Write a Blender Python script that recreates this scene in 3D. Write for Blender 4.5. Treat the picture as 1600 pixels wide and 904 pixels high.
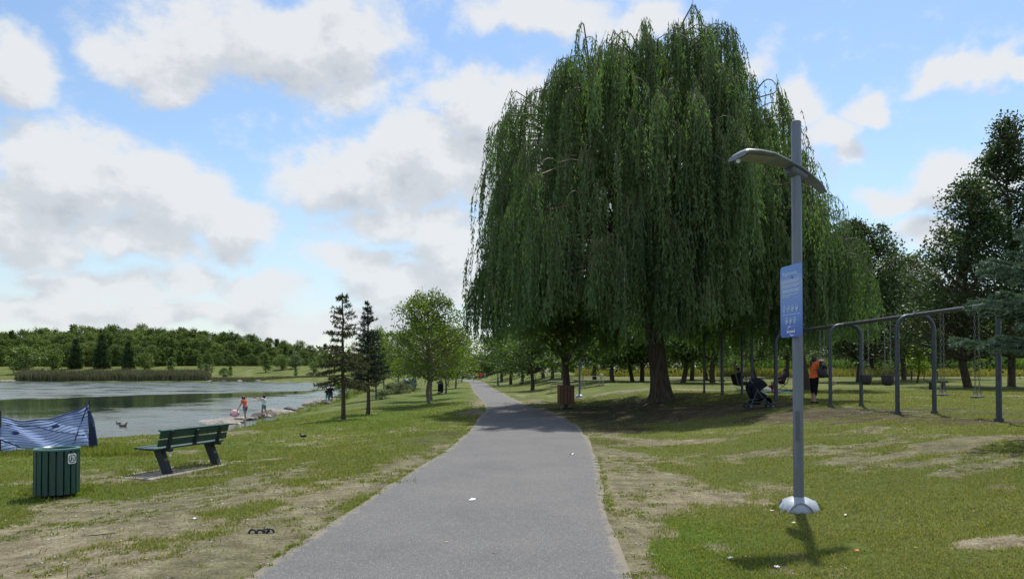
import bpy, math, random
import numpy as np
from mathutils import Vector, Matrix, Euler

for o in list(bpy.data.objects):
    bpy.data.objects.remove(o)
scene = bpy.context.scene
COL = scene.collection
R = math.radians
PI = math.pi

# ------------------------------------------------------------------ camera
FPX, HZ, PITCH, CAMZ = 1120.0, 582.0, R(1.0), 1.6
SHIFT_PX = (HZ - 452.0) - FPX * math.tan(PITCH)
cd = bpy.data.cameras.new("camera")
cam = bpy.data.objects.new("camera", cd)
COL.objects.link(cam)
cd.sensor_width = 36.0
cd.lens = 36.0 * FPX / 1600.0
cd.shift_y = SHIFT_PX / 1600.0
cd.clip_start, cd.clip_end = 0.1, 6000.0
cam.location = (0, 0, CAMZ)
cam.rotation_euler = (PI / 2 + PITCH, 0, 0)
scene.camera = cam

# ------------------------------------------------------------------ light
SUN_EL, SUN_AZ = R(62), math.atan2(0.32, 0.95)      # azimuth from +Y towards +X
sd = (math.cos(SUN_EL) * math.sin(SUN_AZ), math.cos(SUN_EL) * math.cos(SUN_AZ), math.sin(SUN_EL))
sl = bpy.data.lights.new("sun", 'SUN')
sl.energy = 4.6
sl.angle = R(1.2)
sl.color = (1.0, 0.95, 0.86)
sun = bpy.data.objects.new("sun", sl)
COL.objects.link(sun)
sun.rotation_euler = Vector(sd).to_track_quat('Z', 'Y').to_euler()
sun.location = (30, 60, 90)

scene.view_settings.view_transform = 'Standard'
scene.view_settings.look = 'None'
scene.view_settings.gamma = 1.0
scene.view_settings.exposure = 0.2
scene.view_settings.use_curve_mapping = False
scene.cycles.max_bounces = 6
scene.cycles.diffuse_bounces = 3
scene.cycles.glossy_bounces = 3
scene.cycles.transmission_bounces = 4
scene.cycles.transparent_max_bounces = 12
scene.cycles.sample_clamp_indirect = 6.0
scene.cycles.use_denoising = True

world = bpy.data.worlds.new("World")
scene.world = world
world.use_nodes = True


def pix_azel(px, py):
    """direction (azimuth, elevation) of a point of the sky"""
    yc = (452 - py + SHIFT_PX) / FPX
    xc = (px - 800) / FPX
    cp, sp = math.cos(PITCH), math.sin(PITCH)
    d = Vector((xc, cp - yc * sp, sp + yc * cp))
    return math.atan2(d.x, d.y), math.atan2(d.z, math.hypot(d.x, d.y))


# clouds of the day: centre and half-size (photo pixels turned into azimuth / elevation), weight
CLOUDS = [
    (420, 70, 300, 120, 1.0), (540, 50, 130, 110, 1.0), (190, 75, 90, 60, .9), (260, 110, 110, 60, .9), (10, 90, 90, 90, 1.0),
    (110, 250, 210, 105, 1.0), (240, 300, 170, 110, 1.0), (370, 345, 110, 75, 1.0), (30, 330, 160, 90, 1.0),
    (60, 385, 105, 45, 1.0), (200, 370, 160, 50, .9), (560, 270, 170, 95, 1.0), (670, 240, 150, 130, 1.0),
    (740, 150, 110, 70, 1.0), (640, 350, 150, 65, 1.0), (700, 400, 100, 60, 1.0), (790, 250, 160, 170, 1.0),
    (560, 420, 90, 40, .9), (620, 450, 120, 40, .95), (720, 460, 110, 50, 1.0), (400, 445, 80, 40, .95), (300, 430, 90, 36, .9),
    (180, 445, 200, 40, .8), (80, 480, 240, 36, .95), (330, 490, 260, 36, 1.0), (560, 500, 220, 34, .9),
    (860, 25, 190, 70, .95), (1010, 30, 110, 60, .8), (1160, 90, 110, 60, .45), (960, 300, 220, 240, .95),
    (1500, 125, 92, 46, 1.1), (1580, 118, 60, 26, .9), (1460, 110, 50, 30, .7), (1350, 170, 60, 34, .9), (1250, 165, 70, 60, .95), (1290, 215, 60, 60, .9),
    (1470, 268, 110, 52, 1.05), (1400, 290, 90, 36, .8), (1440, 352, 72, 48, 1.1), (1410, 425, 100, 32, 1.0), (1560, 260, 90, 60, .9),
    (1180, 300, 140, 160, .8), (1500, 480, 140, 50, .8),
]


def build_world():
    nt = world.node_tree
    nt.nodes.clear()
    N, L = nt.nodes.new, nt.links.new
    g = bpy.data.node_groups.new("cloud_density", 'ShaderNodeTree')
    g.interface.new_socket("P", in_out='INPUT', socket_type='NodeSocketVector')
    g.interface.new_socket("D", in_out='OUTPUT', socket_type='NodeSocketFloat')
    g.interface.new_socket("S", in_out='OUTPUT', socket_type='NodeSocketFloat')
    gn, gl = g.nodes.new, g.links.new
    gi, go = gn('NodeGroupInput'), gn('NodeGroupOutput')

    def math_(op, a, b=None, c=None, tree=g):
        m = tree.nodes.new('ShaderNodeMath')
        m.operation = op
        for i, s in enumerate((a, b, c)):
            if s is None:
                continue
            if isinstance(s, (int, float)):
                m.inputs[i].default_value = s
            else:
                tree.links.new(s, m.inputs[i])
        return m.outputs[0]
    wn = gn('ShaderNodeTexNoise')
    wn.inputs['Scale'].default_value = 9.0
    wn.inputs['Detail'].default_value = 4.0
    gl(gi.outputs[0], wn.inputs['Vector'])
    sub = gn('ShaderNodeVectorMath'); sub.operation = 'SUBTRACT'
    gl(wn.outputs['Color'], sub.inputs[0]); sub.inputs[1].default_value = (.5, .5, .5)
    scl = gn('ShaderNodeVectorMath'); scl.operation = 'SCALE'
    gl(sub.outputs[0], scl.inputs[0]); scl.inputs['Scale'].default_value = 0.11
    add = gn('ShaderNodeVectorMath'); add.operation = 'ADD'
    gl(gi.outputs[0], add.inputs[0]); gl(scl.outputs[0], add.inputs[1])
    cur = None
    for (cx, cy, rx, ry, w) in CLOUDS:
        az, el = pix_azel(cx, cy)
        a1, _ = pix_azel(cx + rx * 1.04, cy)
        _, e1 = pix_azel(cx, cy - ry * 1.02)
        ra, re = abs(a1 - az), abs(e1 - el)
        mp = gn('ShaderNodeMapping')
        mp.inputs['Location'].default_value = (-az / ra, -el / re, 0)
        mp.inputs['Scale'].default_value = (1 / ra, 1 / re, 0)
        gl(add.outputs[0], mp.inputs['Vector'])
        gr = gn('ShaderNodeTexGradient'); gr.gradient_type = 'SPHERICAL'
        gl(mp.outputs[0], gr.inputs[0])
        v = math_('MULTIPLY', gr.outputs['Fac'], w)
        cur = v if cur is None else math_('SMOOTH_MAX', cur, v, 0.06)
    # other parts of the sky, outside this view: general cumulus
    sep = gn('ShaderNodeSeparateXYZ'); gl(gi.outputs[0], sep.inputs[0])
    aza = math_('ABSOLUTE', sep.outputs[0])
    wide = gn('ShaderNodeMapRange'); gl(aza, wide.inputs[0])
    wide.inputs[1].default_value, wide.inputs[2].default_value = .62, .8
    high = gn('ShaderNodeMapRange'); gl(sep.outputs[1], high.inputs[0])
    high.inputs[1].default_value, high.inputs[2].default_value = .5, .62
    out_ = math_('MAXIMUM', wide.outputs[0], high.outputs[0])
    n2 = gn('ShaderNodeTexNoise'); n2.inputs['Scale'].default_value = 6.0; n2.inputs['Detail'].default_value = 5
    gl(add.outputs[0], n2.inputs['Vector'])
    gen = math_('MULTIPLY', math_('MULTIPLY_ADD', n2.outputs['Fac'], 2.2, -.85), out_)
    cur = math_('MAXIMUM', cur, gen)
    n1 = gn('ShaderNodeTexNoise')
    n1.inputs['Scale'].default_value = 15.0
    n1.inputs['Detail'].default_value = 9.0
    n1.inputs['Roughness'].default_value = .63
    st = gn('ShaderNodeMapping'); st.inputs['Scale'].default_value = (1, 1.35, 1)
    gl(gi.outputs[0], st.inputs[0]); gl(st.outputs[0], n1.inputs['Vector'])
    d = math_('ADD', cur, math_('MULTIPLY_ADD', n1.outputs['Fac'], 1.15, -.60))
    gl(d, go.inputs[0])
    gl(math_('ADD', cur, math_('MULTIPLY_ADD', n2.outputs['Fac'], 0.7, -.35)), go.inputs[1])

    tc = N('ShaderNodeTexCoord')
    nrm = N('ShaderNodeVectorMath'); nrm.operation = 'NORMALIZE'; L(tc.outputs['Generated'], nrm.inputs[0])
    sp = N('ShaderNodeSeparateXYZ'); L(nrm.outputs[0], sp.inputs[0])
    m = lambda *a: math_(*a, tree=nt)
    az = m('ARCTAN2', sp.outputs[0], sp.outputs[1])
    el = m('ARCSINE', sp.outputs[2])
    cb = N('ShaderNodeCombineXYZ'); L(az, cb.inputs[0]); L(el, cb.inputs[1])
    d1 = N('ShaderNodeGroup'); d1.node_tree = g; L(cb.outputs[0], d1.inputs[0])
    off = N('ShaderNodeVectorMath'); off.operation = 'ADD'; L(cb.outputs[0], off.inputs[0]); off.inputs[1].default_value = (.012, .04, 0)
    d2 = N('ShaderNodeGroup'); d2.node_tree = g; L(off.outputs[0], d2.inputs[0])
    alpha = N('ShaderNodeMapRange'); alpha.interpolation_type = 'SMOOTHSTEP'
    L(d1.outputs[0], alpha.inputs[0])
    alpha.inputs[1].default_value, alpha.inputs[2].default_value = .03, .50
    alpha.inputs[4].default_value = .94
    lit = m('MULTIPLY_ADD', m('SUBTRACT', d1.outputs[0], d2.outputs[0]), .9, .86)
    thick = N('ShaderNodeMapRange'); L(d1.outputs[1], thick.inputs[0])
    thick.inputs[1].default_value, thick.inputs[2].default_value = .12, .95
    thick.inputs[3].default_value, thick.inputs[4].default_value = 0.0, .50
    lit2 = m('SUBTRACT', lit, thick.outputs[0])
    cr = N('ShaderNodeValToRGB'); L(lit2, cr.inputs[0])
    cr.color_ramp.interpolation = 'EASE'
    e = cr.color_ramp.elements
    e[0].position, e[0].color = .0, (.58, .62, .67, 1)
    e[1].position, e[1].color = .8, (.95, .97, .99, 1)
    k = cr.color_ramp.elements.new(.4); k.color = (.74, .77, .81, 1)
    sky = N('ShaderNodeTexSky'); sky.sky_type = 'NISHITA'; sky.sun_disc = False
    sky.sun_elevation = SUN_EL; sky.sun_rotation = SUN_AZ
    sky.air_density = 1.25; sky.dust_density = 0.35; sky.ozone_density = 3.2
    b1 = N('ShaderNodeBackground'); L(sky.outputs[0], b1.inputs[0]); b1.inputs[1].default_value = 0.135
    b2 = N('ShaderNodeBackground'); L(cr.outputs[0], b2.inputs[0]); b2.inputs[1].default_value = 0.76
    mx = N('ShaderNodeMixShader'); L(alpha.outputs[0], mx.inputs[0]); L(b1.outputs[0], mx.inputs[1]); L(b2.outputs[0], mx.inputs[2])
    # thin white veil low down near the horizon (part of the clouded air mass)
    hz = N('ShaderNodeMapRange'); hz.interpolation_type = 'SMOOTHSTEP'; L(el, hz.inputs[0])
    hz.inputs[1].default_value, hz.inputs[2].default_value = .0, .30
    hz.inputs[3].default_value, hz.inputs[4].default_value = .55, .0
    b3 = N('ShaderNodeBackground'); b3.inputs[0].default_value = (.62, .70, .80, 1); b3.inputs[1].default_value = .88
    mx2 = N('ShaderNodeMixShader'); L(hz.outputs[0], mx2.inputs[0]); L(mx.outputs[0], mx2.inputs[1]); L(b3.outputs[0], mx2.inputs[2])
    mx2b = N('ShaderNodeMixShader')
    inv = m('MULTIPLY', hz.outputs[0], m('SUBTRACT', 1.0, m('MULTIPLY', alpha.outputs[0], .75)))
    L(inv, mx2.inputs[0])
    out = N('ShaderNodeOutputWorld'); L(mx2.outputs[0], out.inputs[0])
    nt.nodes.remove(mx2b)


build_world()

# ------------------------------------------------------------------ helpers
MATS = {}


def new_mat(name):
    m = bpy.data.materials.new(name)
    m.use_nodes = True
    nt = m.node_tree
    b = nt.nodes['Principled BSDF']
    return m, nt, b


def mat(name, color, rough=.6, metal=0.0, var=.18, scale=6.0, bump=0.0, bscale=40.0, spec=.5, alpha=1.0, stretch=(1, 1, 1)):
    """one procedural surface: base colour broken by object-space noise, optional fine bump"""
    if name in MATS:
        return MATS[name]
    m, nt, b = new_mat(name)
    N, L = nt.nodes.new, nt.links.new
    tc = N('ShaderNodeTexCoord')
    mp = N('ShaderNodeMapping'); mp.inputs['Scale'].default_value = stretch
    L(tc.outputs['Object'], mp.inputs[0])
    n = N('ShaderNodeTexNoise'); n.inputs['Scale'].default_value = scale; n.inputs['Detail'].default_value = 5
    L(mp.outputs[0], n.inputs['Vector'])
    r = N('ShaderNodeValToRGB'); L(n.outputs['Fac'], r.inputs[0])
    lo = tuple(c * (1 - var) for c in color[:3]) + (1,)
    hi = tuple(min(1, c * (1 + var)) for c in color[:3]) + (1,)
    r.color_ramp.elements[0].position, r.color_ramp.elements[0].color = .3, lo
    r.color_ramp.elements[1].position, r.color_ramp.elements[1].color = .7, hi
    L(r.outputs[0], b.inputs['Base Color'])
    b.inputs['Roughness'].default_value = rough
    b.inputs['Metallic'].default_value = metal
    b.inputs['Specular IOR Level'].default_value = spec
    b.inputs['Alpha'].default_value = alpha
    if bump:
        n2 = N('ShaderNodeTexNoise'); n2.inputs['Scale'].default_value = bscale; n2.inputs['Detail'].default_value = 6
        L(mp.outputs[0], n2.inputs['Vector'])
        bp = N('ShaderNodeBump'); bp.inputs['Strength'].default_value = bump; bp.inputs['Distance'].default_value = .02
        L(n2.outputs['Fac'], bp.inputs['Height']); L(bp.outputs[0], b.inputs['Normal'])
    MATS[name] = m
    return m


def leaf_mat(name, dark, light, trans=.35, rough=.55, spec=.3, tcol=None, world_var=.25):
    """foliage: two leaf colours mixed by the per-leaf attribute v, some light through the leaf"""
    if name in MATS:
        return MATS[name]
    m, nt, b = new_mat(name)
    N, L = nt.nodes.new, nt.links.new
    at_ = N('ShaderNodeAttribute'); at_.attribute_name = 'v'
    r = N('ShaderNodeValToRGB'); L(at_.outputs['Fac'], r.inputs[0])
    r.color_ramp.elements[0].position, r.color_ramp.elements[0].color = 0.0, tuple(dark) + (1,)
    r.color_ramp.elements[1].position, r.color_ramp.elements[1].color = 1.0, tuple(light) + (1,)
    L(r.outputs[0], b.inputs['Base Color'])
    b.inputs['Roughness'].default_value = rough
    b.inputs['Specular IOR Level'].default_value = spec
    t = N('ShaderNodeBsdfTranslucent')
    mixc = N('ShaderNodeMix'); mixc.data_type = 'RGBA'; mixc.blend_type = 'MULTIPLY'; mixc.inputs[0].default_value = 1
    L(r.outputs[0], mixc.inputs[6]); mixc.inputs[7].default_value = (tcol or (1.5, 1.7, .7)) + (1,)
    L(mixc.outputs[2], t.inputs[0])
    mx = N('ShaderNodeMixShader'); mx.inputs[0].default_value = trans
    L(b.outputs[0], mx.inputs[1]); L(t.outputs[0], mx.inputs[2])
    L(mx.outputs[0], nt.nodes['Material Output'].inputs[0])
    MATS[name] = m
    return m


class Geo:
    """collects shapes; build() links them as ONE mesh object"""

    def __init__(self):
        self.V, self.F, self.M, self.A, self.n = [], [], [], [], 0

    def add(self, V, F, mat=0, v=.5):
        V = np.asarray(V, dtype=np.float64).reshape(-1, 3)
        F = np.asarray(F, dtype=np.int64)
        self.V.append(V); self.F.append(F + self.n)
        self.M.append(np.full(len(F), mat, dtype=np.int32))
        self.A.append(np.broadcast_to(np.asarray(v, dtype=np.float64), (len(V),)).copy())
        self.n += len(V)
        return self

    def box(self, c, s, rot=None, mat=0, bev=0.0, v=.5):
        x, y, z = (s[0] / 2, s[1] / 2, s[2] / 2)
        if bev > 0:
            e = min(bev, x * .9, y * .9, z * .9)
            P, F = [], []
            # bevelled box as rounded prism stack: rings at four z levels
            def ring(ix, iy, zz):
                return [(-x + ix + 0, -y + iy, zz), (x - ix, -y + iy, zz), (x - ix, y - iy, zz), (-x + ix, y - iy, zz)]
            def oct_(zz, k):
                a, b_ = x - k, y - k
                return [(-a + e, -b_, zz), (a - e, -b_, zz), (a, -b_ + e, zz), (a, b_ - e, zz), (a - e, b_, zz), (-a + e, b_, zz), (-a, b_ - e, zz), (-a, -b_ + e, zz)]
            for zz, k in ((-z, e * .9), (-z + e, 0), (z - e, 0), (z, e * .9)):
                k = min(k, x - e * 1.001, y - e * 1.001) if k else 0
                P += oct_(zz, max(0, k))
            P = np.array(P)
            for r_ in range(3):
                for i in range(8):
                    j = (i + 1) % 8
                    F.append((r_ * 8 + i, r_ * 8 + j, r_ * 8 + 8 + j, r_ * 8 + 8 + i))
            caps = [(0, 7, 6, 1), (1, 6, 5, 2), (2, 5, 4, 3), (24, 25, 30, 31), (25, 26, 29, 30), (26, 27, 28, 29)]
            F += caps
            V = P
        else:
            V = np.array([(-x, -y, -z), (x, -y, -z), (x, y, -z), (-x, y, -z), (-x, -y, z), (x, -y, z), (x, y, z), (-x, y, z)])
            F = [(0, 3, 2, 1), (4, 5, 6, 7), (0, 1, 5, 4), (1, 2, 6, 5), (2, 3, 7, 6), (3, 0, 4, 7)]
        if rot is not None:
            Rm = np.array(rot.to_matrix() if isinstance(rot, Euler) else rot)
            V = V @ Rm.T
        return self.add(V + np.array(c), F, mat, v)

    def tube(self, pts, rad, n=10, mat=0, v=.5, caps=True, flat=None):
        P = np.asarray(pts, dtype=float)
        k = len(P)
        rr = np.broadcast_to(np.asarray(rad, dtype=float), (k,))
        T = np.gradient(P, axis=0)
        T /= np.linalg.norm(T, axis=1)[:, None] + 1e-12
        ref = np.array([0., 0, 1]) if abs(T[0][2]) < .9 else np.array([1., 0, 0])
        a = np.cross(T[0], ref); a /= np.linalg.norm(a)
        V = []
        ang = np.linspace(0, 2 * PI, n, endpoint=False)
        for i in range(k):
            a = a - T[i] * a.dot(T[i]); a /= np.linalg.norm(a) + 1e-12
            b = np.cross(T[i], a)
            V.append(P[i] + rr[i] * (np.cos(ang)[:, None] * a + np.sin(ang)[:, None] * b))
        V = np.concatenate(V)
        idx = np.arange(k * n).reshape(k, n)
        nx = np.roll(idx, -1, axis=1)
        F = np.stack([idx[:-1], nx[:-1], nx[1:], idx[1:]], -1).reshape(-1, 4)
        self.add(V, F, mat, v)
        if caps:
            for (ci, ri, flip) in ((0, 0, True), (k - 1, (k - 1) * n, False)):
                base = self.n - 0
                VV = np.vstack([V[ri:ri + n], P[ci][None]])
                t = [((i + 1) % n, i, n) if flip else (i, (i + 1) % n, n) for i in range(n)]
                self.add(VV, t, mat, v)
        return self

    def capsule(self, p, q, r1, r2, n=12, mat=0, v=.5, sq=None):
        p, q = np.array(p, float), np.array(q, float)
        d = q - p
        L_ = np.linalg.norm(d)
        if L_ < 1e-6:
            d, L_ = np.array([0, 0, 1.]), 1e-4
        d = d / L_
        pts, rad = [], []
        for t in np.linspace(-PI / 2 * .96, 0, 5):
            pts.append(p + d * r1 * math.sin(t)); rad.append(max(r1 * math.cos(t), 1e-4))
        for t in (.33, .66):
            pts.append(p + (q - p) * t); rad.append(r1 + (r2 - r1) * t)
        for t in np.linspace(0, PI / 2 * .96, 5):
            pts.append(q + d * r2 * math.sin(t)); rad.append(max(r2 * math.cos(t), 1e-4))
        return self.tube(pts, rad, n, mat, v)

    def ell(self, c, r, mat=0, v=.5, nu=16, nv=10, rot=None):
        u = np.linspace(0, 2 * PI, nu, endpoint=False)
        w = np.linspace(-PI / 2 + .05, PI / 2 - .05, nv)
        V = np.array([[math.cos(b) * math.cos(a), math.cos(b) * math.sin(a), math.sin(b)] for b in w for a in u]) * np.array(r)
        if rot is not None:
            V = V @ np.array(rot.to_matrix()).T
        idx = np.arange(nu * nv).reshape(nv, nu); nx = np.roll(idx, -1, 1)
        F = np.stack([idx[:-1], nx[:-1], nx[1:], idx[1:]], -1).reshape(-1, 4)
        self.add(V + np.array(c), F, mat, v)
        for row, fl in ((0, True), (nv - 1, False)):
            VV = np.vstack([V[row * nu:(row + 1) * nu], V[row * nu:(row + 1) * nu].mean(0)[None]]) + np.array(c)
            self.add(VV, [((i + 1) % nu, i, nu) if fl else (i, (i + 1) % nu, nu) for i in range(nu)], mat, v)
        return self

    def lathe(self, prof, n=24, mat=0, c=(0, 0, 0), v=.5):
        P = np.array(prof, float)
        ang = np.linspace(0, 2 * PI, n, endpoint=False)
        V = np.array([[r * math.cos(a), r * math.sin(a), z] for r, z in P for a in ang]) + np.array(c)
        idx = np.arange(len(P) * n).reshape(len(P), n); nx = np.roll(idx, -1, 1)
        F = np.stack([idx[:-1], nx[:-1], nx[1:], idx[1:]], -1).reshape(-1, 4)
        return self.add(V, F, mat, v)

    def prism(self, poly, z0, z1, mat=0, M=None, v=.5):
        """outline (x, y) extruded z0..z1, fan-capped (convex-ish outlines)"""
        P = np.array(poly, float); n = len(P)
        c = P.mean(0)
        V = np.vstack([np.c_[P, np.full(n, z0)], np.c_[P, np.full(n, z1)], [[c[0], c[1], z0]], [[c[0], c[1], z1]]])
        if M is not None:
            V = V @ np.array(M.to_3x3()).T + np.array(M.translation)
        i = np.arange(n); j = (i + 1) % n
        self.add(V, np.stack([i, j, j + n, i + n], -1), mat, v)
        self.add(V, np.vstack([np.stack([j, i, np.full(n, 2 * n)], -1), np.stack([i + n, j + n, np.full(n, 2 * n + 1)], -1)]), mat, v)
        return self

    def mesh(self, name, mats, smooth=False):
        me = bpy.data.meshes.new(name)
        V = np.concatenate(self.V)
        me.vertices.add(len(V)); me.vertices.foreach_set('co', V.ravel().astype(np.float32))
        loops = np.concatenate([f.ravel() for f in self.F])
        tot = np.concatenate([np.full(len(f), f.shape[1], dtype=np.int32) for f in self.F])
        start = np.r_[0, np.cumsum(tot)[:-1]].astype(np.int32)
        me.loops.add(len(loops)); me.loops.foreach_set('vertex_index', loops.astype(np.int32))
        me.polygons.add(len(tot)); me.polygons.foreach_set('loop_start', start)
        me.polygons.foreach_set('material_index', np.concatenate(self.M))
        me.polygons.foreach_set('use_smooth', np.full(len(tot), smooth))
        a = me.attributes.new('v', 'FLOAT', 'POINT'); a.data.foreach_set('value', np.concatenate(self.A).astype(np.float32))
        for m_ in (mats if isinstance(mats, (list, tuple)) else [mats]):
            me.materials.append(m_)
        me.update(calc_edges=True)
        return me

    def build(self, name, mats, parent=None, smooth=False):
        me = self.mesh(name, mats, smooth)
        if smooth == 'auto':
            pass
        o = bpy.data.objects.new(name, me)
        COL.objects.link(o)
        if parent is not None:
            o.parent = parent
        return o


def smooth_by_angle(o, deg=40):
    me = o.data
    me.polygons.foreach_set('use_smooth', [True] * len(me.polygons))
    try:
        me.set_sharp_from_angle(angle=R(deg))
    except Exception:
        pass
    return o


def tag(o, label=None, cat=None, group=None, kind=None):
    if label: o['label'] = label
    if cat: o['category'] = cat
    if group: o['group'] = group
    if kind: o['kind'] = kind
    return o


def thing(name, label, cat, loc=(0, 0, 0), rz=0.0, group=None, sc=1.0):
    o = bpy.data.objects.new(name, None)
    COL.objects.link(o)
    o.location = loc; o.rotation_euler = (0, 0, rz); o.scale = (sc, sc, sc)
    o.empty_display_size = .2
    return tag(o, label, cat, group)


def copy_tree(o, parent=None, **kw):
    c = o.copy(); COL.objects.link(c)
    if parent is not None: c.parent = parent
    for ch in list(o.children):
        copy_tree(ch, c)
    return c


def dup(o, loc, rz, label, group=None, sc=None):
    c = copy_tree(o)
    c.location = loc; c.rotation_euler = (0, 0, rz)
    if sc is not None: c.scale = (sc, sc, sc) if isinstance(sc, (int, float)) else sc
    c['label'] = label
    if group: c['group'] = group
    return c


# value noise for placing things
_rs = np.random.RandomState(7)
_T = _rs.rand(256, 256)


def vnoise(x, y):
    xi, yi = np.floor(x).astype(int), np.floor(y).astype(int)
    fx, fy = x - xi, y - yi
    fx, fy = fx * fx * (3 - 2 * fx), fy * fy * (3 - 2 * fy)
    a = _T[xi % 256, yi % 256]; b = _T[(xi + 1) % 256, yi % 256]
    c = _T[xi % 256, (yi + 1) % 256]; d = _T[(xi + 1) % 256, (yi + 1) % 256]
    return (a * (1 - fx) + b * fx) * (1 - fy) + (c * (1 - fx) + d * fx) * fy


def fbm(x, y, o=4):
    s, t, a = 0, 0, 1
    for i in range(o):
        s = s + a * vnoise(x * 2 ** i + 17 * i, y * 2 ** i + 31 * i); t += a; a *= .5
    return s / t


def sstep(a, b, x):
    t = np.clip((x - a) / (b - a), 0, 1)
    return t * t * (3 - 2 * t)


# ------------------------------------------------------------------ the lie of the land
PL = np.array([(-20, -2.6), (0, -2.3), (5.57, -2.06), (8.6, -1.84), (11.5, -1.65), (13.7, -1.39), (16.6, -1.25), (20.6, -1.15), (26.4, -1.2), (29.4, -1.02),
               (37.7, -1.48), (61.8, -3.3), (90, -5.1), (119, -7.0), (150, -10.5), (180, -15), (230, -26)], float)
PR = np.array([(-20, .2), (0, .6), (5.57, .92), (9.24, 1.17), (12.2, 1.49), (16.6, 1.82), (22.4, 1.98), (28, 1.75), (33.8, .79), (47, -.18), (71.7, -1.9),
               (90, -3.0), (119, -4.6), (150, -7.4), (180, -11.5), (230, -22)], float)


def smooth_interp(y, T):
    """rounded interpolation so the path edge has no corners"""
    return (np.interp(y - 1.2, T[:, 0], T[:, 1]) + np.interp(y, T[:, 0], T[:, 1]) * 2 + np.interp(y + 1.2, T[:, 0], T[:, 1])) / 4


LAKE = np.array([(-400, 21), (-60, 21), (-30, 21.5), (-19, 23.5), (-14.6, 27.5), (-14.4, 32), (-14.2, 36), (-14.7, 42), (-15.6, 48), (-16.4, 55), (-17.9, 69), (-21.5, 90),
                 (-28, 123), (-44, 165), (-56, 196), (-75, 210), (-110, 211), (-150, 212), (-260, 214), (-400, 220)], float)


def lake_dist(x, y):
    """signed distance to the shoreline: negative inside the lake"""
    P = LAKE; Q = np.roll(LAKE, -1, 0)
    best = np.full(x.shape, 1e9); inside = np.zeros(x.shape, bool)
    for (ax, ay), (bx, by) in zip(P, Q):
        dx, dy = bx - ax, by - ay
        t = np.clip(((x - ax) * dx + (y - ay) * dy) / (dx * dx + dy * dy), 0, 1)
        best = np.minimum(best, np.hypot(x - ax - t * dx, y - ay - t * dy))
        c = (ay > y) != (by > y)
        xs = ax + (y - ay) / (dy if abs(dy) > 1e-9 else 1e-9) * dx
        inside ^= c & (x < xs)
    return np.where(inside, -best, best)


WATER_Z = -1.05


def terrain(x, y):
    x = np.asarray(x, float); y = np.asarray(y, float)
    d = lake_dist(x, y) + (fbm(x * .5 + 40, y * .5 + 9, 3) - .5) * .9
    offR = x - smooth_interp(y, PR)
    offL = smooth_interp(y, PL) - x
    far_k = sstep(140, 200, y)
    z = .6 * sstep(1.5, 8, offR) + .011 * np.clip(y - 38, 0, 90) * sstep(2, 9, offR)
    z = z - .22 * sstep(.8, 4.5, offL) * (1 - far_k)
    z = z - .9 * (1 - sstep(-.5, 8.5, d)) * sstep(.5, 3, offL) * (1 - far_k)
    z = z + far_k * (-1.0 * (1 - sstep(0, 6, d)) + 4.2 * sstep(2, 60, d) * sstep(-35, -60, x))
    z = np.where(d < 0, np.minimum(z, WATER_Z + .0) + np.maximum(d, -3) * .25, z)
    b = sstep(.4, 2.0, np.maximum(offR, offL))
    z = z + b * ((fbm(x * .35, y * .35, 3) - .5) * .10 + (fbm(x * 1.7 + 5, y * 1.7, 2) - .5) * .035)
    return z


def T(x, y):
    return float(terrain(np.array([x]), np.array([y]))[0])


_tt = np.geomspace(3, 900, 5000)


def at(px, py):
    """where the line of sight through a photo pixel meets the land"""
    yc = (452 - py + SHIFT_PX) / FPX; xc = (px - 800) / FPX
    cp, sp = math.cos(PITCH), math.sin(PITCH)
    d = np.array([xc, cp - yc * sp, sp + yc * cp])
    P = np.array([0, 0, CAMZ]) + _tt[:, None] * d
    z = np.maximum(terrain(P[:, 0], P[:, 1]), np.where(lake_dist(P[:, 0], P[:, 1]) < 3, WATER_Z, -9))
    hit = np.nonzero(P[:, 2] <= z)[0]
    i = hit[0] if len(hit) else len(_tt) - 1
    return P[i, 0], P[i, 1], float(z[i])


def col_x(px, D):
    """x of photo column px at distance D"""
    return (px - 800) / FPX * D


def on(px, D):
    x = col_x(px, D)
    return (x, D, T(x, D))

# ------------------------------------------------------------------ ground
def mk_patches(L):
    out = []
    for (px, py, rx, ry, rot, s) in L:
        x, y, _ = at(px, py)
        out.append((x, y, rx, ry, R(rot), s))
    return out


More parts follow.
